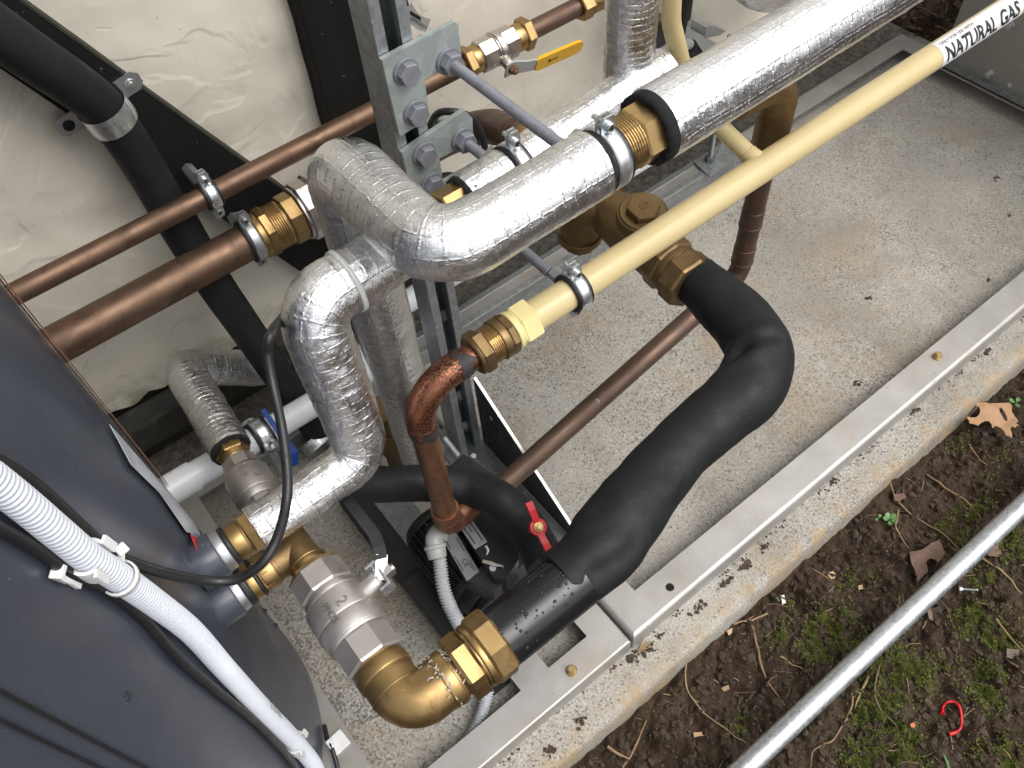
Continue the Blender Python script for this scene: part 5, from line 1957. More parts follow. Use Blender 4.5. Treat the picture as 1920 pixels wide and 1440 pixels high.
# ================================================================== BOILER CASING AT THE RIGHT
cx_ = 1.862
cas = thing('appliance_casing', (cx_, .5, FH), 'dull stainless appliance casing at the upper right, with screws along its lower edge', 'cabinet')
b = MB().box((cx_ + .30, .36, .36), (.60, .955, .62), None, .002)
build(b, 'casing_panel', M['casing'], cas)
b = MB().box((cx_ - .006, .36, .052), (.014, .955, .010))
build(b, 'casing_lip', M['galv_dark'], cas)
b = MB().box((cx_ + .02, .36, .046), (.05, .95, .010))
build(b, 'casing_foot', M['darkplate_shade'], cas)
for px, py in ((1895, 48), (1856, 138)):
    q = at(px, py, x=cx_)
    build(MB().turned(frame(q + X * .0005, -X, Z), [(0, .004, .010, .010), (.0035, .010, .0075, .0075, 6)], 24), 'casing_bolt', M['steel'], cas)
for px, py in ((1893, 160), (1850, 75)):
    q = at(px, py, x=cx_)
    build(MB().turned(frame(q + X * .0005, -X, Z), [(0, .0012, .005, .005)], 20), 'rivet', M['zinc'] if py > 100 else M['galv_dark'], cas)

# meter-like grey fittings against the wall at the top
mt_ = thing('gas_meter_bracket', at(1300, 70, y=1.03), 'light grey plastic housing and bracket on the wall behind the yellow riser', 'meter housing')
pp = [at(1212, 140, y=.99), at(1205, 95, y=.99), at(1245, 82, y=.99), at(1290, 52, y=.99), at(1345, 82, y=.99), at(1290, 112, y=.99)]
build(MB().prism(pp, (0, .05, 0)), 'housing', M['grey_plastic'], mt_)
Ph = [at(1276, 84, y=.975), at(1292, 84, y=.970), at(1303, 100, y=.970)]
build(MB().tube(spline(Ph, .003), .010, 20), 'pipe_stub', M['grey_plastic'], mt_)
build(MB().tube(np.array([Ph[1] - A(0, .004, 0), Ph[2] - A(0, .004, 0)]), .0125, 20), 'seal', M['rubber'], mt_)
q = at(1234, 107, y=.989)
build(MB().turned(frame(q, -Y, Z), [(0, .006, .010, .010, 6)], 20), 'bolt', M['galv_dark'], mt_)
bp = [at(1322, 72, y=.99), at(1325, 52, y=.99), at(1332, 48, y=.99), at(1362, 58, y=.99), at(1350, 66, y=.99)]
build(MB().prism(bp, (0, .04, 0)), 'bracket', M['grey_paint'], mt_)
# dark regulator column left and right of the yellow riser
rg = thing('regulator_column', at(1240, 40, y=.90), 'grey and black pressure regulator behind the yellow riser at the top edge', 'regulator')
for (x0_, y0_, x1_, y1_, mt2, yy_) in ((1224, 90, 1242, 52, 'motor_grey', .97), (1223, 40, 1244, 24, 'galv_dark', .955), (1223, 24, 1246, 6, 'grey_plastic', .95)):
    a_, c_ = at(x0_, y0_, y=yy_), at(x1_, y1_, y=yy_)
    build(MB().box(((a_ + c_) / 2 + A(0, .03, 0)), (abs(c_[0] - a_[0]) + .03, .06, abs(c_[2] - a_[2]) + .02), None, .004), 'regulator_section', M[mt2], rg)
a_, c_ = at(1283, 45, y=.95), at(1288, 5, y=.95)
build(MB().turned(frame(a_ - Z * .02, unit(c_ - a_ + A(0, 0, .001))), [(0, .03, .004, .006), (.03, .10, .010, .010, 8), (.10, .16, .013, .013)], 24), 'regulator_stem', M['motor_grey'], rg)

# ================================================================== BLACK PIPE ON THE BRACE, SADDLE CLIP
bp_pts = [at(-160, -45, y=.985), at(-60, 22, y=.985), at(60, 106, y=.985), at(130, 153, y=.988), at(185, 195, y=.996), at(222, 240, y=.998), at(262, 300, y=.995), at(318, 392, y=.985), at(395, 520, y=.965), at(450, 600, y=.945), at(530, 715, y=.905), at(597, 812, z=.055)]
BP = spline(bp_pts, .006)
tt = np.linspace(0, 1, len(BP))
bpo = build(MB().tube(BP, np.interp(tt, [0, .25, .33, .38, .45, .7, 1], [.0275, .0270, .0262, .0255, .0275, .0255, .0240]), 48), 'lagged_pipe', M['foam'], label='black foam lagged pipe clipped along the timber brace and dropping to the floor', cat='lagged pipe')
b = MB().tube(np.array([at(588, 822, z=.05), at(602, 838, z=.04)]), .027, 36, True, foil_disp(.004, .002, 55))
build(b, 'foil_tape', M['foil'], bpo)
i = int(np.argmin(np.linalg.norm(BP - at(205, 218, y=.998), axis=1)))
pc_, dc_ = BP[i], unit(BP[i + 2] - BP[i - 2])
sd = thing('saddle_clip', pc_, 'bright metal saddle clip screwed over the black pipe on the timber brace', 'pipe clip')
side = unit(np.cross(dc_, Y))
side = side if side[0] > 0 else -side
rS = .0290
aa = np.linspace(0, math.pi, 25)
fwd = -Y
Rg = []
for w_ in (-.014, -.0135, -.007, 0, .007, .0135, .014):
    bead = .0012 * (1 - (w_ / .014) ** 2)
    Rg.append([pc_ + dc_ * w_ + side * math.cos(t) * (rS + bead) + fwd * math.sin(t) * (rS + bead) for t in aa])
build(MB().rings(np.array(Rg), True, False), 'strap', M['zinc'], sd)
for sg in (1, -1):
    c = pc_ + side * sg * (rS + .0145) + Y * .020
    c[1] = YT - .0022
    P = [c - side * sg * .0165 - dc_ * .0135, c + side * sg * .008 - dc_ * .0135, c + side * sg * .0155 - dc_ * .006, c + side * sg * .0155 + dc_ * .006, c + side * sg * .008 + dc_ * .0135, c - side * sg * .0165 + dc_ * .0135]
    e_ = build(MB().prism(P, (0, .0018, 0)), 'ear', M['steel'], sd)
    build(MB().turned(frame(c + side * sg * .001, -Y, Z), [(0, .0022, .0072, .0068), (.002, .0045, .0045, .0035)], 24), 'screw', M['shadow_gap'] if sg < 0 else M['steel'], e_)
    # side wall down to the timber
    P = [pc_ + side * sg * rS + dc_ * w_ for w_ in (-.0135, .0135)]
    Q = [A(p[0], YT - .002, p[2]) for p in P]
    build(MB().prism([P[0], P[1], Q[1], Q[0]], side * sg * .0012), 'strap_leg', M['zinc'], sd)

# foam wrapped end on the wall behind the lower plate
q = at(842, 338, y=.985)
build(MB().tube(spline([q, q + A(-.004, 0, -.03), q + A(-.008, .004, -.12), q + A(-.01, .01, -.22)], .005), .0245, 36), 'foam_stub', M['foam'], label='rounded black foam pipe end on the wall below the lower plate', cat='lagged pipe')

# ================================================================== CABLES
cab = [on_tank(-40, 845, .012), on_tank(60, 905, .010), on_tank(150, 985, .008), on_tank(215, 1040, .008), on_tank(300, 1072, .012), on_tank(380, 1088, .03)]
# away from the tank it hangs free, rising to the back of the S pipe
cab += [at(440, 1087, z=.600), at(490, 1057, z=.612), at(520, 1008, z=.620), at(537, 940, z=.640), at(538, 880, z=.650), at(528, 800, z=.665), at(512, 725, z=.680), at(502, 665, z=.700), at(508, 625, z=.715), at(535, 590, y=.600)]
build(MB().tube(spline(cab, .004), .0046, 20), 'black_cable', M['cable'], label='thick black cable looping from the tank up behind the S shaped foil pipe', cat='cable')
cab2 = [on_tank(-40, 968, .006), on_tank(70, 1030, .006), on_tank(130, 1075, .007), on_tank(205, 1108, .007), on_tank(270, 1160, .006), on_tank(335, 1235, .006), on_tank(400, 1290, .006), on_tank(480, 1355, .006), on_tank(545, 1425, .006), on_tank(580, 1490, .006)]
build(MB().tube(spline(cab2, .005), .0042, 16), 'black_cable', M['cable'], label='thin black cable hugging the tank just below the white corrugated conduit', cat='cable')
cab3 = [at(608, 1360, z=.05), at(614, 1385, z=.052), at(622, 1402, z=.054), at(634, 1445, z=.046), at(640, 1500, z=.045)]
build(MB().tube(spline(cab3, .004), .0032, 14), 'black_cable', M['cable'], label='short black cable held by the white clip on the base frame by the tank foot', cat='cable')
# loop behind the lower plate
lp_ = [at(806, 235, y=.735), at(820, 214, y=.715), at(845, 209, y=.70), at(880, 218, y=.69), at(900, 245, y=.69), at(910, 285, y=.69), at(908, 320, y=.70), at(905, 345, y=.72)]
build(MB().tube(spline(lp_, .003), .0042, 18), 'black_cable', M['cable'], label='black cable loop arching over the lower plate beside the brown copper bend', cat='cable')
# cable with a paper label on the wall at the top
lb = [at(752, -30, y=1.04), at(762, 8, y=1.03), at(770, 22, y=1.03), at(790, 40, y=1.03)]
wl = build(MB().tube(spline(lb, .003), .0036, 12), 'labelled_cable', M['cable'], label='black cable end with a printed grey tag on the wall right of the upright', cat='cable')
b = strap(MB(), spline([at(762, 14, y=1.025), at(772, 30, y=1.024), at(786, 42, y=1.024), at(803, 48, y=1.026)], .006), unit(A(.35, 0, .93)), .019, .0006)
tg = build(b, 'tag', M['label'], wl)
td_ = unit(at(800, 52, y=1.02) - at(768, 33, y=1.02))
for k_ in range(14):
    q = at(770, 24, y=1.0228) + td_ * (k_ * .0016)
    build(MB().box(q, (.0009 + .0005 * (k_ % 3), .0006, .0055)), 'tag_bar', M['ink'], tg)
flat_text('OPXOAYX', .0075, at(768, 37, y=1.0232), unit(at(800, 52, y=1.02) - at(768, 33, y=1.02)), unit(np.cross(unit(at(800, 52, y=1.02) - at(768, 33, y=1.02)), Y)) * 1.0, 'tag_print', M['ink'], tg)

# ================================================================== WHITE CONDUIT ON THE TANK
RCD = .0109
cd = [on_tank(-75, 858, RCD), on_tank(-20, 895, RCD), on_tank(48, 948, RCD + .002), on_tank(110, 1000, RCD + .004), on_tank(165, 1045, RCD + .006), on_tank(222, 1082, RCD + .006), on_tank(290, 1130, RCD + .004), on_tank(360, 1185, RCD + .002), on_tank(420, 1252, RCD), on_tank(485, 1322, RCD), on_tank(535, 1372, RCD), on_tank(568, 1408, RCD), on_tank(592, 1442, RCD), on_tank(602, 1490, RCD)]
CDP = spline(cd, .003)
build(corrugated(CDP, RCD, .0044, .0018, 32), 'white_conduit', M['conduit'], label='white corrugated conduit sweeping down across the dark tank jacket', cat='conduit')


def ring_on(P, pt, r, wid, name, mat, label, cat, group=None, th=.0016, tilt=None):
    i = int(np.argmin(np.linalg.norm(P - pt, axis=1)))
    i = min(max(i, 3), len(P) - 4)
    d = unit(P[i + 3] - P[i - 3])
    if tilt is not None:
        d = unit(d + np.asarray(tilt))
    F0 = frame(P[i], d, Z)
    n = 44
    aa = np.arange(n) * 2 * math.pi / n
    prof = [(r, -wid / 2), (r + th, -wid / 2 * .9), (r + th, wid / 2 * .9), (r, wid / 2), (r - .0004, 0), (r, -wid / 2)]
    Rg = np.array([[(q * math.cos(a), q * math.sin(a), z) for a in aa] for q, z in prof]) @ F0[:3, :3].T + F0[:3, 3]
    t = thing(name, P[i], label, cat, group)
    build(MB().rings(Rg, True), 'band', mat, t)
    return t, F0


# cable tie round conduit and cable, with its block
pt = on_tank(212, 1078, RCD)
tie, F0 = ring_on(CDP, pt, RCD + .0012, .0052, 'cable_tie', M['nylon'], 'milky cable tie round the white conduit with its head sticking up', 'cable tie', 'milky cable ties', tilt=unit(at(230, 1040, z=pt[2]) - pt) * .0)
hdp = at(228, 1030, z=pt[2] + .012)
vn = unit(CAMP - hdp)
build(strap(MB(), [F0[:3, 3] + unit(hdp - F0[:3, 3]) * (RCD + .001), hdp], unit(np.cross(vn, hdp - F0[:3, 3])), .005, .0015), 'tail', M['nylon'], tie)
build(MB().box((0, 0, 0), (.0085, .0085, .006), frame(hdp, vn, Z), .0012), 'head', M['nylon'], tie)
# cable tie on the S pipe
ptb = at(620, 548, z=.735)
xt_ = at(622, 545, y=.540)[0]
i = int(np.argmin(abs(PBr[:, 0] - (.1475 + .045)) + (np.arange(len(PBr)) > len(PBr) * .35) * 9))
tie2, F2_ = ring_on(PBr, PBr[i], .0318, .0056, 'cable_tie', M['nylon'], 'milky cable tie round the top of the S shaped foil pipe', 'cable tie', 'milky cable ties')
build(MB().box((0, 0, 0), (.009, .008, .005), frame(PBr[i] + A(0, .006, -.0335), Z, X), .001), 'head', M['nylon'], tie2)


def saddle(px, py, label, tilt=0):
    p = on_tank(px, py, .0)
    out = unit(A(p[0] - TC[0], p[1] - TC[1], 0))
    i = int(np.argmin(np.linalg.norm(CDP - on_tank(px, py, RCD), axis=1)))
    i = min(max(i, 4), len(CDP) - 5)
    d = unit(CDP[i + 4] - CDP[i - 4])
    sdv = unit(np.cross(out, d))
    c = CDP[i]
    t = thing('conduit_clip', c, label, 'conduit clip', 'white open clips of the conduit')
    base = c - out * (RCD + .001)
    Mb = np.eye(4); Mb[:3, 0], Mb[:3, 1], Mb[:3, 2], Mb[:3, 3] = d, sdv, out, base
    build(MB().box((0, 0, .001), (.018, .034, .004), Mb, .0008), 'clip_base', M['white'], t)
    for sg in (1, -1):
        pr = []
        for a_ in np.linspace(-.9, .72, 12):
            pr.append(c + sdv * sg * math.cos(a_) * (RCD + .0016) + out * math.sin(a_) * (RCD + .0016))
        pr.append(pr[-1] + sdv * sg * .006 + out * .001)
        build(strap(MB(), pr, d, .017, .0026), 'clip_arm', M['white'], t)
    return t


saddle(160, 1040, 'white conduit clip high on the tank beside the cable tie')
saddle(556, 1398, 'white conduit clip low on the tank near the bottom edge of the picture')
# small adhesive clip on the base frame
q = at(640, 1392, z=.043)
ac = thing('cable_clip', q, 'small square white adhesive cable clip on the base frame beside the tank', 'cable clip')
dd = unit(at(652, 1378, z=.043) - at(626, 1402, z=.043))
Ms = np.eye(4); Ms[:3, 0], Ms[:3, 1], Ms[:3, 2], Ms[:3, 3] = dd, np.cross(Z, dd), Z, at(634, 1392, z=.043)
build(MB().box((0, 0, 0), (.026, .026, .004), Ms, .0008), 'pad', M['white'], ac)
build(MB().box((-.009, .002, .008), (.008, .013, .012), Ms, .001), 'jaw', M['white'], ac)
# loose white clip scrap by the lower cable
q = on_tank(115, 1082, .006)
ck_ = thing('clip_scrap', q, 'broken white clip end below the lower cable on the tank', 'cable clip')
ou = unit(A(q[0] - TC[0], q[1] - TC[1], 0))
F0 = frame(q, ou, unit(on_tank(135, 1090) - on_tank(96, 1075)))
build(MB().box((0, 0, 0), (.020, .006, .006), F0, .001).box((-.007, .002, .002), (.005, .010, .007), F0, .001), 'clip_end', M['white'], ck_)
# lichen spot on the jacket
q = on_tank(240, 1303, .0006)
ou = unit(A(q[0] - TC[0], q[1] - TC[1], 0))
b = MB()
for k_ in range(14):
    c = q + A(*(rng.normal(size=3) * A(.0016, .0016, .003)))
    b.box((0, 0, 0), (.002, .0013, .0006), frame(c, ou, rng.normal(size=3)))
build(b, 'jacket_stain', M['moss_edge'], tank, kind='stuff')
# print on the conduit
wrap_print = None
i = int(np.argmin(np.linalg.norm(CDP - on_tank(490, 1312, RCD), axis=1)))
V, F = text_mesh('2 x 25 4321', .0090)
dd = unit(CDP[i + 8] - CDP[i - 8]); nn = unit(CAMP - CDP[i]); nn = unit(nn - dd * (nn @ dd)); uu = np.cross(nn, dd)
nn2 = unit(nn + uu * .75); uu2 = np.cross(nn2, dd)
aa = (V[:, 1]) / RCD
Q = CDP[i] + dd * V[:, 0][:, None] + (np.cos(aa)[:, None] * nn2 + np.sin(aa)[:, None] * uu2) * (RCD + .0006)
build(MB().add(Q, F), 'conduit_print', M['ink_grey'], bpy.data.objects['white_conduit'])

# ================================================================== GALVANISED TUBE OVER THE SOIL
g0, g1 = at(1410, 1427, z=.0), at(1897, 967, z=-.004)
dg = unit(g1 - g0)
b = MB().tube(np.array([g0 - dg * .5 + dg * k_ * .02 for k_ in range(150)]), .0156, 48)
build(b, 'galvanised_tube', M['pole'], label='bright galvanised steel tube crossing the soil at the lower right', cat='metal tube')

# ================================================================== GROUND LITTER
def on_soil(px, py):
    p = at(px, py, z=-.062)
    for _ in range(4):
        p = at(px, py, z=soil_z(p[0], p[1]))
    return p


def stem(name, pts, r, label, mat='twig', group='dry stems on the soil', lift=.0015, cat='twig'):
    P = [on_soil(a, b_) + Z * lift for a, b_ in pts]
    for i_ in range(1, len(P) - 1):
        P[i_][2] += .003
    P = spline(P, .003)
    P = P + (np.stack([vnoise(P, 55, 61), vnoise(P, 55, 62), vnoise(P, 55, 63)], 1) - .5) * .006
    n_ = len(P)
    r = r * .72
    rr = np.interp(np.linspace(0, 1, n_), [0, .5, 1], [r * 1.1, r, r * .45]) * (.85 + .3 * vnoise(P, 130, 3))
    o = build(MB().tube(P, rr, 8), name, M[mat], label=label, cat=cat, group=group)
    return o


stem('dry_stem', [(1438, 1150), (1392, 1170), (1350, 1178), (1318, 1196), (1290, 1236), (1286, 1275), (1298, 1310), (1330, 1345), (1370, 1375), (1405, 1398)], .0019, 'long pale stem curving from the slab edge down to the galvanised tube', 'straw')
stem('dry_stem', [(1405, 1160), (1417, 1205), (1430, 1260), (1448, 1292), (1474, 1326)], .0026, 'brown stem running straight from the slab edge towards the tube')
stem('dry_stem', [(1668, 905), (1678, 938), (1700, 962), (1728, 980), (1770, 1008), (1800, 1035)], .0022, 'curved stem behind the small seedling, above the tube')
stem('dry_stem', [(1738, 892), (1770, 915), (1802, 935), (1826, 958), (1842, 976)], .0026, 'stout straight stem slanting to the tube at the upper right')
stem('dry_stem', [(1682, 958), (1680, 990), (1695, 1015), (1712, 1040)], .0014, 'thin bent stem beside the seedling leaves', 'straw')
stem('dry_stem', [(1644, 1242), (1624, 1284), (1604, 1318), (1597, 1335)], .0030, 'thick split straw sticking out below the tube', 'straw')
stem('dry_stem', [(1604, 1278), (1596, 1318), (1584, 1352), (1578, 1366), (1560, 1392), (1524, 1408), (1520, 1440)], .0022, 'knotted stem hanging below the tube at the bottom')
stem('dry_stem', [(1652, 1240), (1640, 1290), (1652, 1335), (1678, 1362), (1692, 1395), (1706, 1424)], .0016, 'long thin stem bowing down the moss below the tube', 'root')
stem('dry_stem', [(1838, 1044), (1868, 1066), (1896, 1092), (1918, 1118)], .0022, 'straight stem behind the tube at the right picture edge', 'straw')
stem('dry_stem', [(1866, 1160), (1880, 1182), (1900, 1208), (1920, 1225)], .0026, 'stout stem near the right picture edge below the tube', 'twig')
stem('dry_stem', [(1880, 1222), (1890, 1240), (1904, 1256), (1922, 1272)], .0020, 'dark stem right of the grey stone chip', 'root')
stem('dry_stem', [(1815, 832), (1826, 852), (1838, 866), (1850, 876)], .0022, 'short stem below the oak leaf', 'twig')
stem('dry_stem', [(1168, 1440), (1190, 1402), (1204, 1372), (1210, 1350)], .0026, 'forked stem near the bottom of the slab edge', 'twig')
stem('dry_stem', [(1140, 1398), (1160, 1412), (1178, 1420)], .0030, 'short split straw lying by the bottom of the slab edge', 'straw')
stem('dry_stem', [(1460, 1232), (1490, 1246), (1520, 1268)], .0013, 'thin twig between moss cushion and slab', 'straw')
stem('dry_stem', [(1760, 1125), (1775, 1150), (1790, 1180)], .0012, 'hair-thin stem right below the tube, left of the screw', 'root')
stem('dry_stem', [(1872, 1402), (1890, 1418), (1908, 1436)], .0016, 'thin stem in the bottom right corner', 'twig')

# unnumbered litter: short roots and straws, pebbles, clods
xr = lambda a, b_: rng.uniform(a, b_)
b = MB()
b2 = MB()
lx_, ly_ = rng.uniform(-.05, 2.0, 520), rng.uniform(-.42, .205, 520)
lz_ = -.062 + soil_height(np.c_[lx_, ly_])
for k_ in range(520):
    x_, y_, z_ = lx_[k_], ly_[k_], lz_[k_]
    L_ = xr(.006, .034)
    a_ = xr(0, 6.28)
    c = A(x_, y_, z_ + .001)
    d_ = A(math.cos(a_), math.sin(a_), xr(-.15, .25))
    sdv = A(-d_[1], d_[0], 0) * xr(-.3, .3)
    P = [c - d_ * L_ / 2, c + sdv * L_ * .3 + Z * .001, c + d_ * L_ / 2]
    (b if k_ % 3 else b2).tube(np.array(P), xr(.0003, .0009), 5)
build(b, 'root_litter', M['root'], kind='stuff')
build(b2, 'straw_litter', M['straw'], kind='stuff')
bmh = bmesh.new()
bmesh.ops.create_icosphere(bmh, subdivisions=1, radius=1)
VI = np.array([v.co[:] for v in bmh.verts]); FI = [[v.index for v in f.verts] for f in bmh.faces]
bmh.free()
FIa = np.array(FI)


def scatter(name, mat, count, area, rlo, rhi, flat=.6, zoff=.2, base=None, power=2.0, smooth=False):
    x_ = rng.uniform(area[0], area[1], count)
    y_ = rng.uniform(area[2], area[3], count)
    if base is None:
        ok = (y_ < SLAB_Y - .010) | (x_ > 2.0)
        x_, y_ = x_[ok], y_[ok]
    n_ = len(x_)
    z_ = (-.062 if base is None else base) + soil_height(np.c_[x_, y_])
    r_ = rlo + (rhi - rlo) * rng.uniform(size=n_) ** power
    nv = len(VI)
    V = VI[None] * (1 + rng.normal(size=(n_, nv, 1)) * .30)
    sc3 = np.stack([rng.uniform(.6, 1.45, n_), rng.uniform(.6, 1.45, n_), flat * rng.uniform(.6, 1.25, n_)], 1)
    V = V * r_[:, None, None] * sc3[:, None, :]
    a_ = rng.uniform(0, 6.28, n_)
    ca, sa = np.cos(a_)[:, None], np.sin(a_)[:, None]
    V = np.stack([V[:, :, 0] * ca - V[:, :, 1] * sa, V[:, :, 0] * sa + V[:, :, 1] * ca, V[:, :, 2]], 2)
    V = V + np.stack([x_, y_, z_ + r_ * zoff], 1)[:, None, :]
    F = (FIa[None] + (np.arange(n_) * nv)[:, None, None]).reshape(-1, 3)
    me = bpy.data.meshes.new(name)
    me.from_pydata(V.reshape(-1, 3).tolist(), [], F.tolist())
    me.polygons.foreach_set('use_smooth', np.full(len(me.polygons), smooth))
    me.materials.append(mat)
    o = bpy.data.objects.new(name, me)
    COL.objects.link(o)
    return tag(o, kind='stuff')


scatter('soil_crumbs', M['clod'], 30000, (-.1, 2.1, -.40, .21), .0007, .0062, .75, .15, power=3.4)
scatter('soil_grit', M['pebble'], 2600, (-.1, 2.1, -.42, .21), .0005, .0020, .7, .3, power=2.5)
scatter('soil_crumbs', M['mulch'], 3600, (1.98, 2.6, .3, 1.6), .002, .012, .6, .2, base=-.005, power=2.6)
b = MB()
for k_ in range(60):
    x_, y_ = xr(1.99, 2.5), xr(.7, 1.5)
    z_ = .004 + float(soil_height(np.array([[x_, y_]]))[0])
    a_ = xr(0, 6.28); L_ = xr(.02, .08)
    d_ = A(math.cos(a_), math.sin(a_), .1)
    b.tube(np.array([A(x_, y_, z_) - d_ * L_ / 2, A(x_, y_, z_ + .004), A(x_, y_, z_) + d_ * L_ / 2]), .0011, 5)
build(b, 'straw_litter', M['straw'], kind='stuff')
# dirt that has collected on the slab
spots = [(1240, 1190), (1432, 1027), (1352, 1097), (1366, 1089), (1562, 902), (1716, 770), (1852, 660), (1216, 1216), (1186, 1233), (1088, 1352), (1032, 1405), (1895, 400), (1868, 335), (1853, 527), (1628, 560), (1605, 720), (1262, 1328), (1310, 1140), (1395, 1060)]
VV, FF = [], []
n_ = 0
for px, py in spots:
    c = at(px, py, z=.0)
    big = 14 if py > 600 else 5
    sg_ = xr(.5, 1.3)
    for k_ in range(int(rng.integers(big, big * 3) * sg_)):
        r_ = .0006 + .0030 * rng.uniform() ** 2
        o_ = A(rng.normal() * .0058 * sg_, rng.normal() * .0030 * sg_, 0)
        V = VI * (1 + rng.normal(size=(len(VI), 1)) * .2) * r_ * A(1, 1, .6)
        VV.append(V + c + o_ + Z * r_ * .3)
        FF.append(FIa + n_)
        n_ += len(VI)
for k_ in range(1500):
    x_, y_ = xr(.0, 1.9), xr(.219, .97)
    if .27 < y_ < .33 and x_ > -.1: continue
    r_ = xr(.0004, .0012)
    VV.append(VI * (1 + rng.normal(size=(len(VI), 1)) * .2) * r_ * A(1, 1, .6) + A(x_, y_, r_ * .3))
    FF.append(FIa + n_)
    n_ += len(VI)
for k_ in range(900):       # row of dirt caught along the foot of the front rail
    x_ = xr(.0, 1.9)
    if math.sin(x_ * 23) + math.sin(x_ * 57 + 1) + math.sin(x_ * 131) < .3: continue
    r_ = xr(.0005, .0020)
    VV.append(VI * (1 + rng.normal(size=(len(VI), 1)) * .2) * r_ * A(1, 1, .7) + A(x_, .271 - abs(rng.normal()) * .004, r_ * .3))
    FF.append(FIa + n_)
    n_ += len(VI)
me = bpy.data.meshes.new('slab_dirt')
me.from_pydata(np.concatenate(VV).tolist(), [], np.concatenate(FF).tolist())
me.materials.append(M['clod'])
o = bpy.data.objects.new('slab_dirt', me)
COL.objects.link(o)
tag(o, kind='stuff')

# moss: cushions of tiny leaves, thick in the middle and thinning out
patches = [(1545, 1190, .050, 1.0), (1570, 1175, .03, .9), (1600, 1205, .026, .8), (1535, 1222, .03, .7), (1460, 1195, .020, .6), (1490, 1200, .015, .4), (1660, 1265, .05, .8), (1690, 1290, .04, .8), (1645, 1330, .035, .8), (1625, 1340, .03, .6), (1700, 1250, .04, .6), (1820, 1160, .035, .8), (1850, 1180, .03, .8), (1870, 1205, .035, .8), (1890, 1215, .02, .7), (1840, 1280, .04, .7), (1855, 1300, .03, .7), (1862, 1320, .022, .6), (1650, 1410, .06, .6), (1690, 1425, .05, .6), (1610, 1420, .04, .5), (1900, 1030, .035, .7), (1885, 1010, .025, .6), (1840, 1085, .022, .8), (1810, 1000, .03, .35), (1770, 990, .022, .5), (1480, 1130, .012, .5), (1470, 1165, .018, .3), (1850, 930, .022, .5), (1830, 955, .03, .4), (1840, 905, .02, .35), (1390, 1360, .03, .25), (1870, 1420, .05, .5), (1900, 1440, .05, .6), (1590, 1090, .03, .25), (1700, 1130, .03, .2), (1790, 960, .02, .25), (1730, 1300, .03, .3), (1760, 1250, .04, .3), (1640, 1080, .02, .2), (1800, 830, .03, .2), (1880, 860, .03, .25)]
leafV = A(0, 0, 0)[None]
VV, FF = [], []
n_ = 0
for px, py, rad, dens in patches:
    c = on_soil(px, py)
    cnt = int(rad * rad * dens ** 1.4 * 2300000)
    dx = rng.normal(size=(cnt, 2)) * rad * .40
    pp_ = c[:2] + dx * A(1.2, .75)
    pp_ = pp_[(pp_[:, 1] < SLAB_Y - .004) & (vnoise(np.c_[pp_, np.zeros(len(pp_))], 90, 17) * .6 + vnoise(np.c_[pp_, np.zeros(len(pp_))], 260, 18) * .4 > .47)]
    hz_ = -.062 + soil_height(pp_) if len(pp_) else []
    for (x_, y_), z_ in zip(pp_, hz_):
        z_ = z_ + .0008
        h_ = rng.uniform(.0018, .0060)
        a_ = rng.uniform(0, 6.28)
        ca, sa = math.cos(a_), math.sin(a_)
        wv = rng.uniform(.0006, .0014)
        ln = rng.uniform(.0, .003)
        VV += [(x_ - ca * wv, y_ - sa * wv, z_), (x_ + ca * wv, y_ + sa * wv, z_), (x_ - sa * ln, y_ + ca * ln, z_ + h_), (x_ - sa * wv, y_ + ca * wv, z_), (x_ + sa * wv, y_ - ca * wv, z_), (x_ + ca * ln, y_ + sa * ln, z_ + h_ * .8)]
        FF += [(n_, n_ + 1, n_ + 2), (n_ + 3, n_ + 4, n_ + 5)]
        n_ += 6
me = bpy.data.meshes.new('moss')
me.from_pydata(VV, [], FF)
me.materials.append(M['moss'])
o = bpy.data.objects.new('moss', me)
COL.objects.link(o)
tag(o, kind='stuff')


def leaf_sheet(name, pix, label, mat, zoff, curl, cat='leaf', group=None, holes=None):
    """flat fallen leaf from its outline, subdivided and curled, with real thickness"""
    base = on_soil(*np.mean(pix, 0))
    P = [at(a, b_, z=base[2] + zoff) for a, b_ in pix]
    P = [p_ for p_ in P]
    bm = bmesh.new()
    loops = [P] + [[at(a, b_, z=base[2] + zoff) for a, b_ in h_] for h_ in (holes or [])]
    for lp in loops:
        vs = [bm.verts.new(p_) for p_ in lp]
        for k_ in range(len(vs)):
            bm.edges.new((vs[k_], vs[(k_ + 1) % len(vs)]))
    bmesh.ops.triangle_fill(bm, use_beauty=True, use_dissolve=False, edges=bm.edges[:], normal=(0, 0, 1))
    for _ in range(3):
        ed = [e for e in bm.edges if e.calc_length() > .010]
        if ed:
            bmesh.ops.subdivide_edges(bm, edges=ed, cuts=1)
            bmesh.ops.triangulate(bm, faces=bm.faces[:])
    V = np.array([v.co[:] for v in bm.verts])
    c = V.mean(0)
    dd = V - c
    V[:, 2] += curl * (dd[:, 0] ** 2 + dd[:, 1] ** 2) / .002 + (vnoise(V * A(1, 1, 0), 70, 5) - .5) * .006 + (vnoise(V * A(1, 1, 0), 30, 6) - .5) * .008
    F = [[v.index for v in f_.verts] for f_ in bm.faces]
    bm.free()
    b = MB().add(V, F, True).add(V - A(0, 0, .0006), [f_[::-1] for f_ in F], True)
    return build(b, name, M[mat], label=label, cat=cat, group=group)


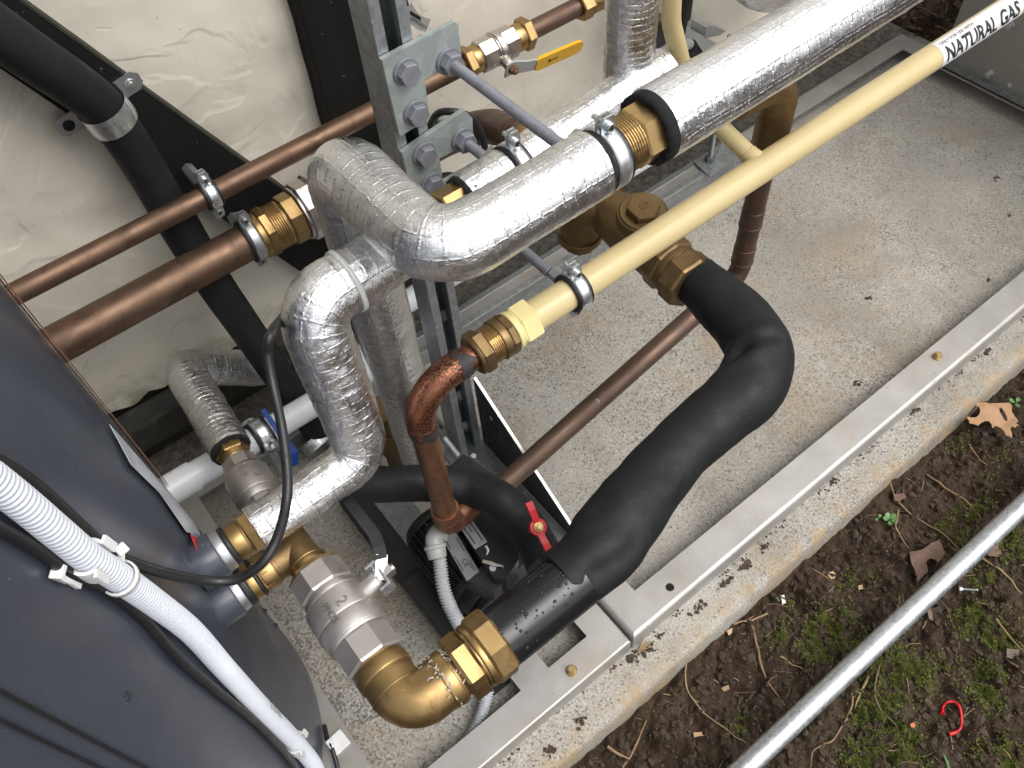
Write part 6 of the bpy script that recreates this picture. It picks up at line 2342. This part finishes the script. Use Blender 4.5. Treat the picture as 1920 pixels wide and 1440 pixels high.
leaf_sheet('oak_leaf', [(1804.7, 744.7), (1806.8, 750.0), (1807.3, 752.6), (1816.3, 755.2), (1827.8, 757.3), (1836.2, 762.6), (1838.8, 769.9), (1836.7, 776.2), (1831.0, 781.5), (1822.6, 782.5), (1812.6, 782.5), (1811.5, 787.2), (1815.2, 793.0), (1814.2, 797.2), (1818.4, 798.3), (1832.0, 799.9), (1839.4, 793.0), (1846.7, 788.3), (1855.1, 788.3), (1859.9, 794.1), (1861.4, 802.5), (1866.7, 797.2), (1874.0, 798.3), (1880.3, 803.5), (1885.6, 813.0), (1887.7, 816.1), (1892.9, 817.2), (1897.7, 821.4), (1897.1, 814.0), (1893.5, 805.6), (1896.1, 800.4), (1904.5, 803.5), (1903.4, 799.3), (1909.7, 799.3), (1902.9, 794.6), (1908.7, 792.0), (1903.4, 782.5), (1897.1, 772.0), (1897.1, 759.4), (1891.9, 755.2), (1874.0, 755.2), (1855.1, 756.3), (1847.8, 754.7), (1837.3, 754.7), (1829.9, 750.0), (1824.7, 743.7), (1821.5, 742.1), (1816.8, 743.7), (1815.7, 747.3), (1814.2, 746.8), (1810.0, 746.8)], 'tan oak leaf with pointed lobes leaning on the slab edge', 'leaf', .030, .0015, holes=[[(1873.0, 766.2), (1877.2, 765.2), (1882.4, 772.0), (1888.7, 782.5), (1889.8, 788.8), (1884.5, 786.7), (1878.2, 777.3), (1874.0, 772.0)]])
leaf_sheet('fallen_leaf', [(1704.2, 1035.7), (1715.7, 1034.7), (1727.3, 1031.5), (1736.7, 1025.7), (1746.2, 1018.4), (1758.8, 1014.2), (1763.0, 1021.0), (1767.2, 1031.5), (1770.3, 1038.9), (1764.0, 1049.4), (1757.7, 1057.2), (1752.5, 1050.4), (1745.1, 1047.3), (1738.8, 1049.4), (1736.7, 1054.6), (1737.8, 1063.0), (1738.8, 1073.5), (1730.4, 1079.8), (1718.9, 1093.5), (1718.9, 1080.9), (1713.6, 1068.3), (1708.4, 1058.8), (1704.7, 1047.3)], 'dark brown curled leaf partly under the galvanised tube', 'leaf_dark', .016, .005)
leaf_sheet('fallen_leaf', [(1850, 1022), (1872, 1014), (1884, 1030), (1872, 1044), (1852, 1042)], 'reddish brown leaf scrap behind the tube at the right', 'leaf_dark', .004, .004)
leaf_sheet('fallen_leaf', [(1674, 928), (1694, 926), (1698, 934), (1684, 942), (1676, 940)], 'small brown folded leaf above the seedling', 'leaf_dark', .004, .006)
leaf_sheet('fallen_leaf', [(1738, 1146), (1746, 1140), (1750, 1164), (1742, 1160)], 'pale brown leaf scrap just below the tube', 'leaf_dark', .003, .004)
leaf_sheet('wood_chip', [(1553, 1074), (1562, 1070), (1568, 1076), (1566, 1084), (1561, 1088), (1552, 1082)], 'pale orange wood flake near the slab edge', 'chip', .003, .001, 'wood chip')
leaf_sheet('wood_chip', [(1300, 1374), (1320, 1372), (1322, 1380), (1312, 1380), (1301, 1383)], 'small oblong wood chip at the lower left of the soil', 'chip', .004, .001, 'wood chip')
leaf_sheet('wood_chip', [(1890, 1214), (1912, 1218), (1910, 1238), (1888, 1232)], 'flat grey stone chip near the right picture edge', 'pebble', .005, .001, 'stone')
leaf_sheet('wood_chip', [(1362, 1184), (1374, 1176), (1372, 1188), (1366, 1192)], 'small pale flake under the long stem at the slab edge', 'chip', .004, .001, 'wood chip')
leaf_sheet('wood_chip', [(1352, 1290), (1366, 1284), (1368, 1292), (1358, 1297)], 'pale papery flake in the dark soil left of the moss', 'straw', .003, .004, 'wood chip')
leaf_sheet('wood_chip', [(1609, 1098), (1617, 1096), (1618, 1104), (1610, 1106)], 'tiny tan pebble-like chip left of the tube', 'chip', .004, .0, 'wood chip')


def seedling(px, py, label, n_, size):
    c = on_soil(px, py)
    t = thing('seedling', c, label, 'seedling', 'green seedlings in the soil')
    for k_ in range(n_):
        a_ = k_ * 6.28 / n_ + rng.uniform(-.3, .3)
        d_ = A(math.cos(a_), math.sin(a_), .35)
        s_ = A(-math.sin(a_), math.cos(a_), 0)
        L_ = size * rng.uniform(.8, 1.2)
        P = []
        for u_, w_ in ((.15, .02), (.4, .24), (.65, .36), (.88, .26), (1.0, .0)):
            P.append((u_, w_))
        up_ = Z * .012
        pts = [c + up_ + d_ * L_ * u_ + s_ * L_ * w_ + Z * .10 * L_ * w_ for u_, w_ in P] + [c + up_ + d_ * L_ * u_ - s_ * L_ * w_ + Z * .10 * L_ * w_ for u_, w_ in P[-2::-1]]
        build(MB().prism(pts, (0, 0, -.0006)), 'leaf', M['green'], t)
    build(MB().tube(np.array([c - Z * .004, c + Z * .013]), .0009, 6), 'stalk', M['green'], t)


seedling(1664, 981, 'green four-leaved seedling in the soil between slab and tube', 5, .013)
seedling(1900, 762, 'small green seedling behind the oak leaf at the right edge', 3, .013)
seedling(1643, 978, 'tiny pale green sprout left of the four-leaved seedling', 2, .008)

# red plastic ring, screw, scraps
rw = [(1765, 1339), (1767, 1326), (1774, 1318), (1785, 1317), (1795, 1323), (1800, 1338), (1801, 1356), (1798, 1368), (1790, 1374), (1778, 1378)]
P = spline([on_soil(a, b_) + Z * .004 for a, b_ in rw], .002)
rwo = build(MB().tube(P, np.interp(np.linspace(0, 1, len(P)), [0, .08, .2, .5, .85, .92, 1], [.0032, .0022, .0016, .0022, .0018, .0030, .0030]), 10), 'red_cable_tie', M['red'], label='red plastic strip bent like a hook on the soil at the lower right', cat='plastic strip')
q = on_soil(1799, 1106) + Z * .004
dsc = unit(on_soil(1832, 1108) - on_soil(1799, 1106))
sw = thing('wood_screw', q, 'silver pan head screw lying on the soil right of the tube', 'screw')
build(MB().turned(frame(q, dsc), [(-.003, .0, .0052, .0056), (0, .004, .005, .0028)], 18), 'screw_head', M['zinc'], sw)
build(thread(frame(q, dsc), .003, .026, .0022, .0022, .0008, 12), 'screw_shank', M['steel'], sw)
leaf_sheet('paper_scrap', [(1463, 1118), (1470, 1116), (1473, 1132), (1466, 1135)], 'white scrap in the soil near the slab edge', 'paper', .006, .002, 'scrap')
leaf_sheet('plastic_scrap', [(1454, 1121), (1457, 1120), (1462, 1128), (1459, 1129)], 'tiny green plastic sliver beside the white scrap', 'green', .005, .001, 'scrap')
leaf_sheet('plastic_scrap', [(1706, 1358), (1712, 1355), (1716, 1360), (1712, 1366), (1707, 1364)], 'orange scrap on bare soil left of the red strip', 'orange', .004, .001, 'scrap')
q0_, q1_ = on_soil(1766, 1413), on_soil(1776, 1445)
build(MB().tube(np.array([q0_ + Z * .004, (q0_ + q1_) / 2 + Z * .008, q1_ + Z * .006]), np.array([.0006, .0020, .0028]), 8), 'grass_blade', M['green'], label='single green grass blade at the bottom edge below the red strip', cat='grass blade')
# dried grass tuft at the frame joint
b = MB()
c = at(1196, 1222, z=.002)
for k_ in range(16):
    a_ = rng.uniform(-1.2, .8)
    L_ = rng.uniform(.012, .030)
    d_ = A(math.cos(a_), math.sin(a_) * .5, .15)
    b.tube(np.array([c + A(0, 0, .001), c + d_ * L_ * .6 + Z * .004, c + d_ * L_ + Z * .001]), .0006, 5)
build(b, 'straw_tuft', M['straw'], label='little tuft of dry straw at the joint of the two base frames', cat='straw')
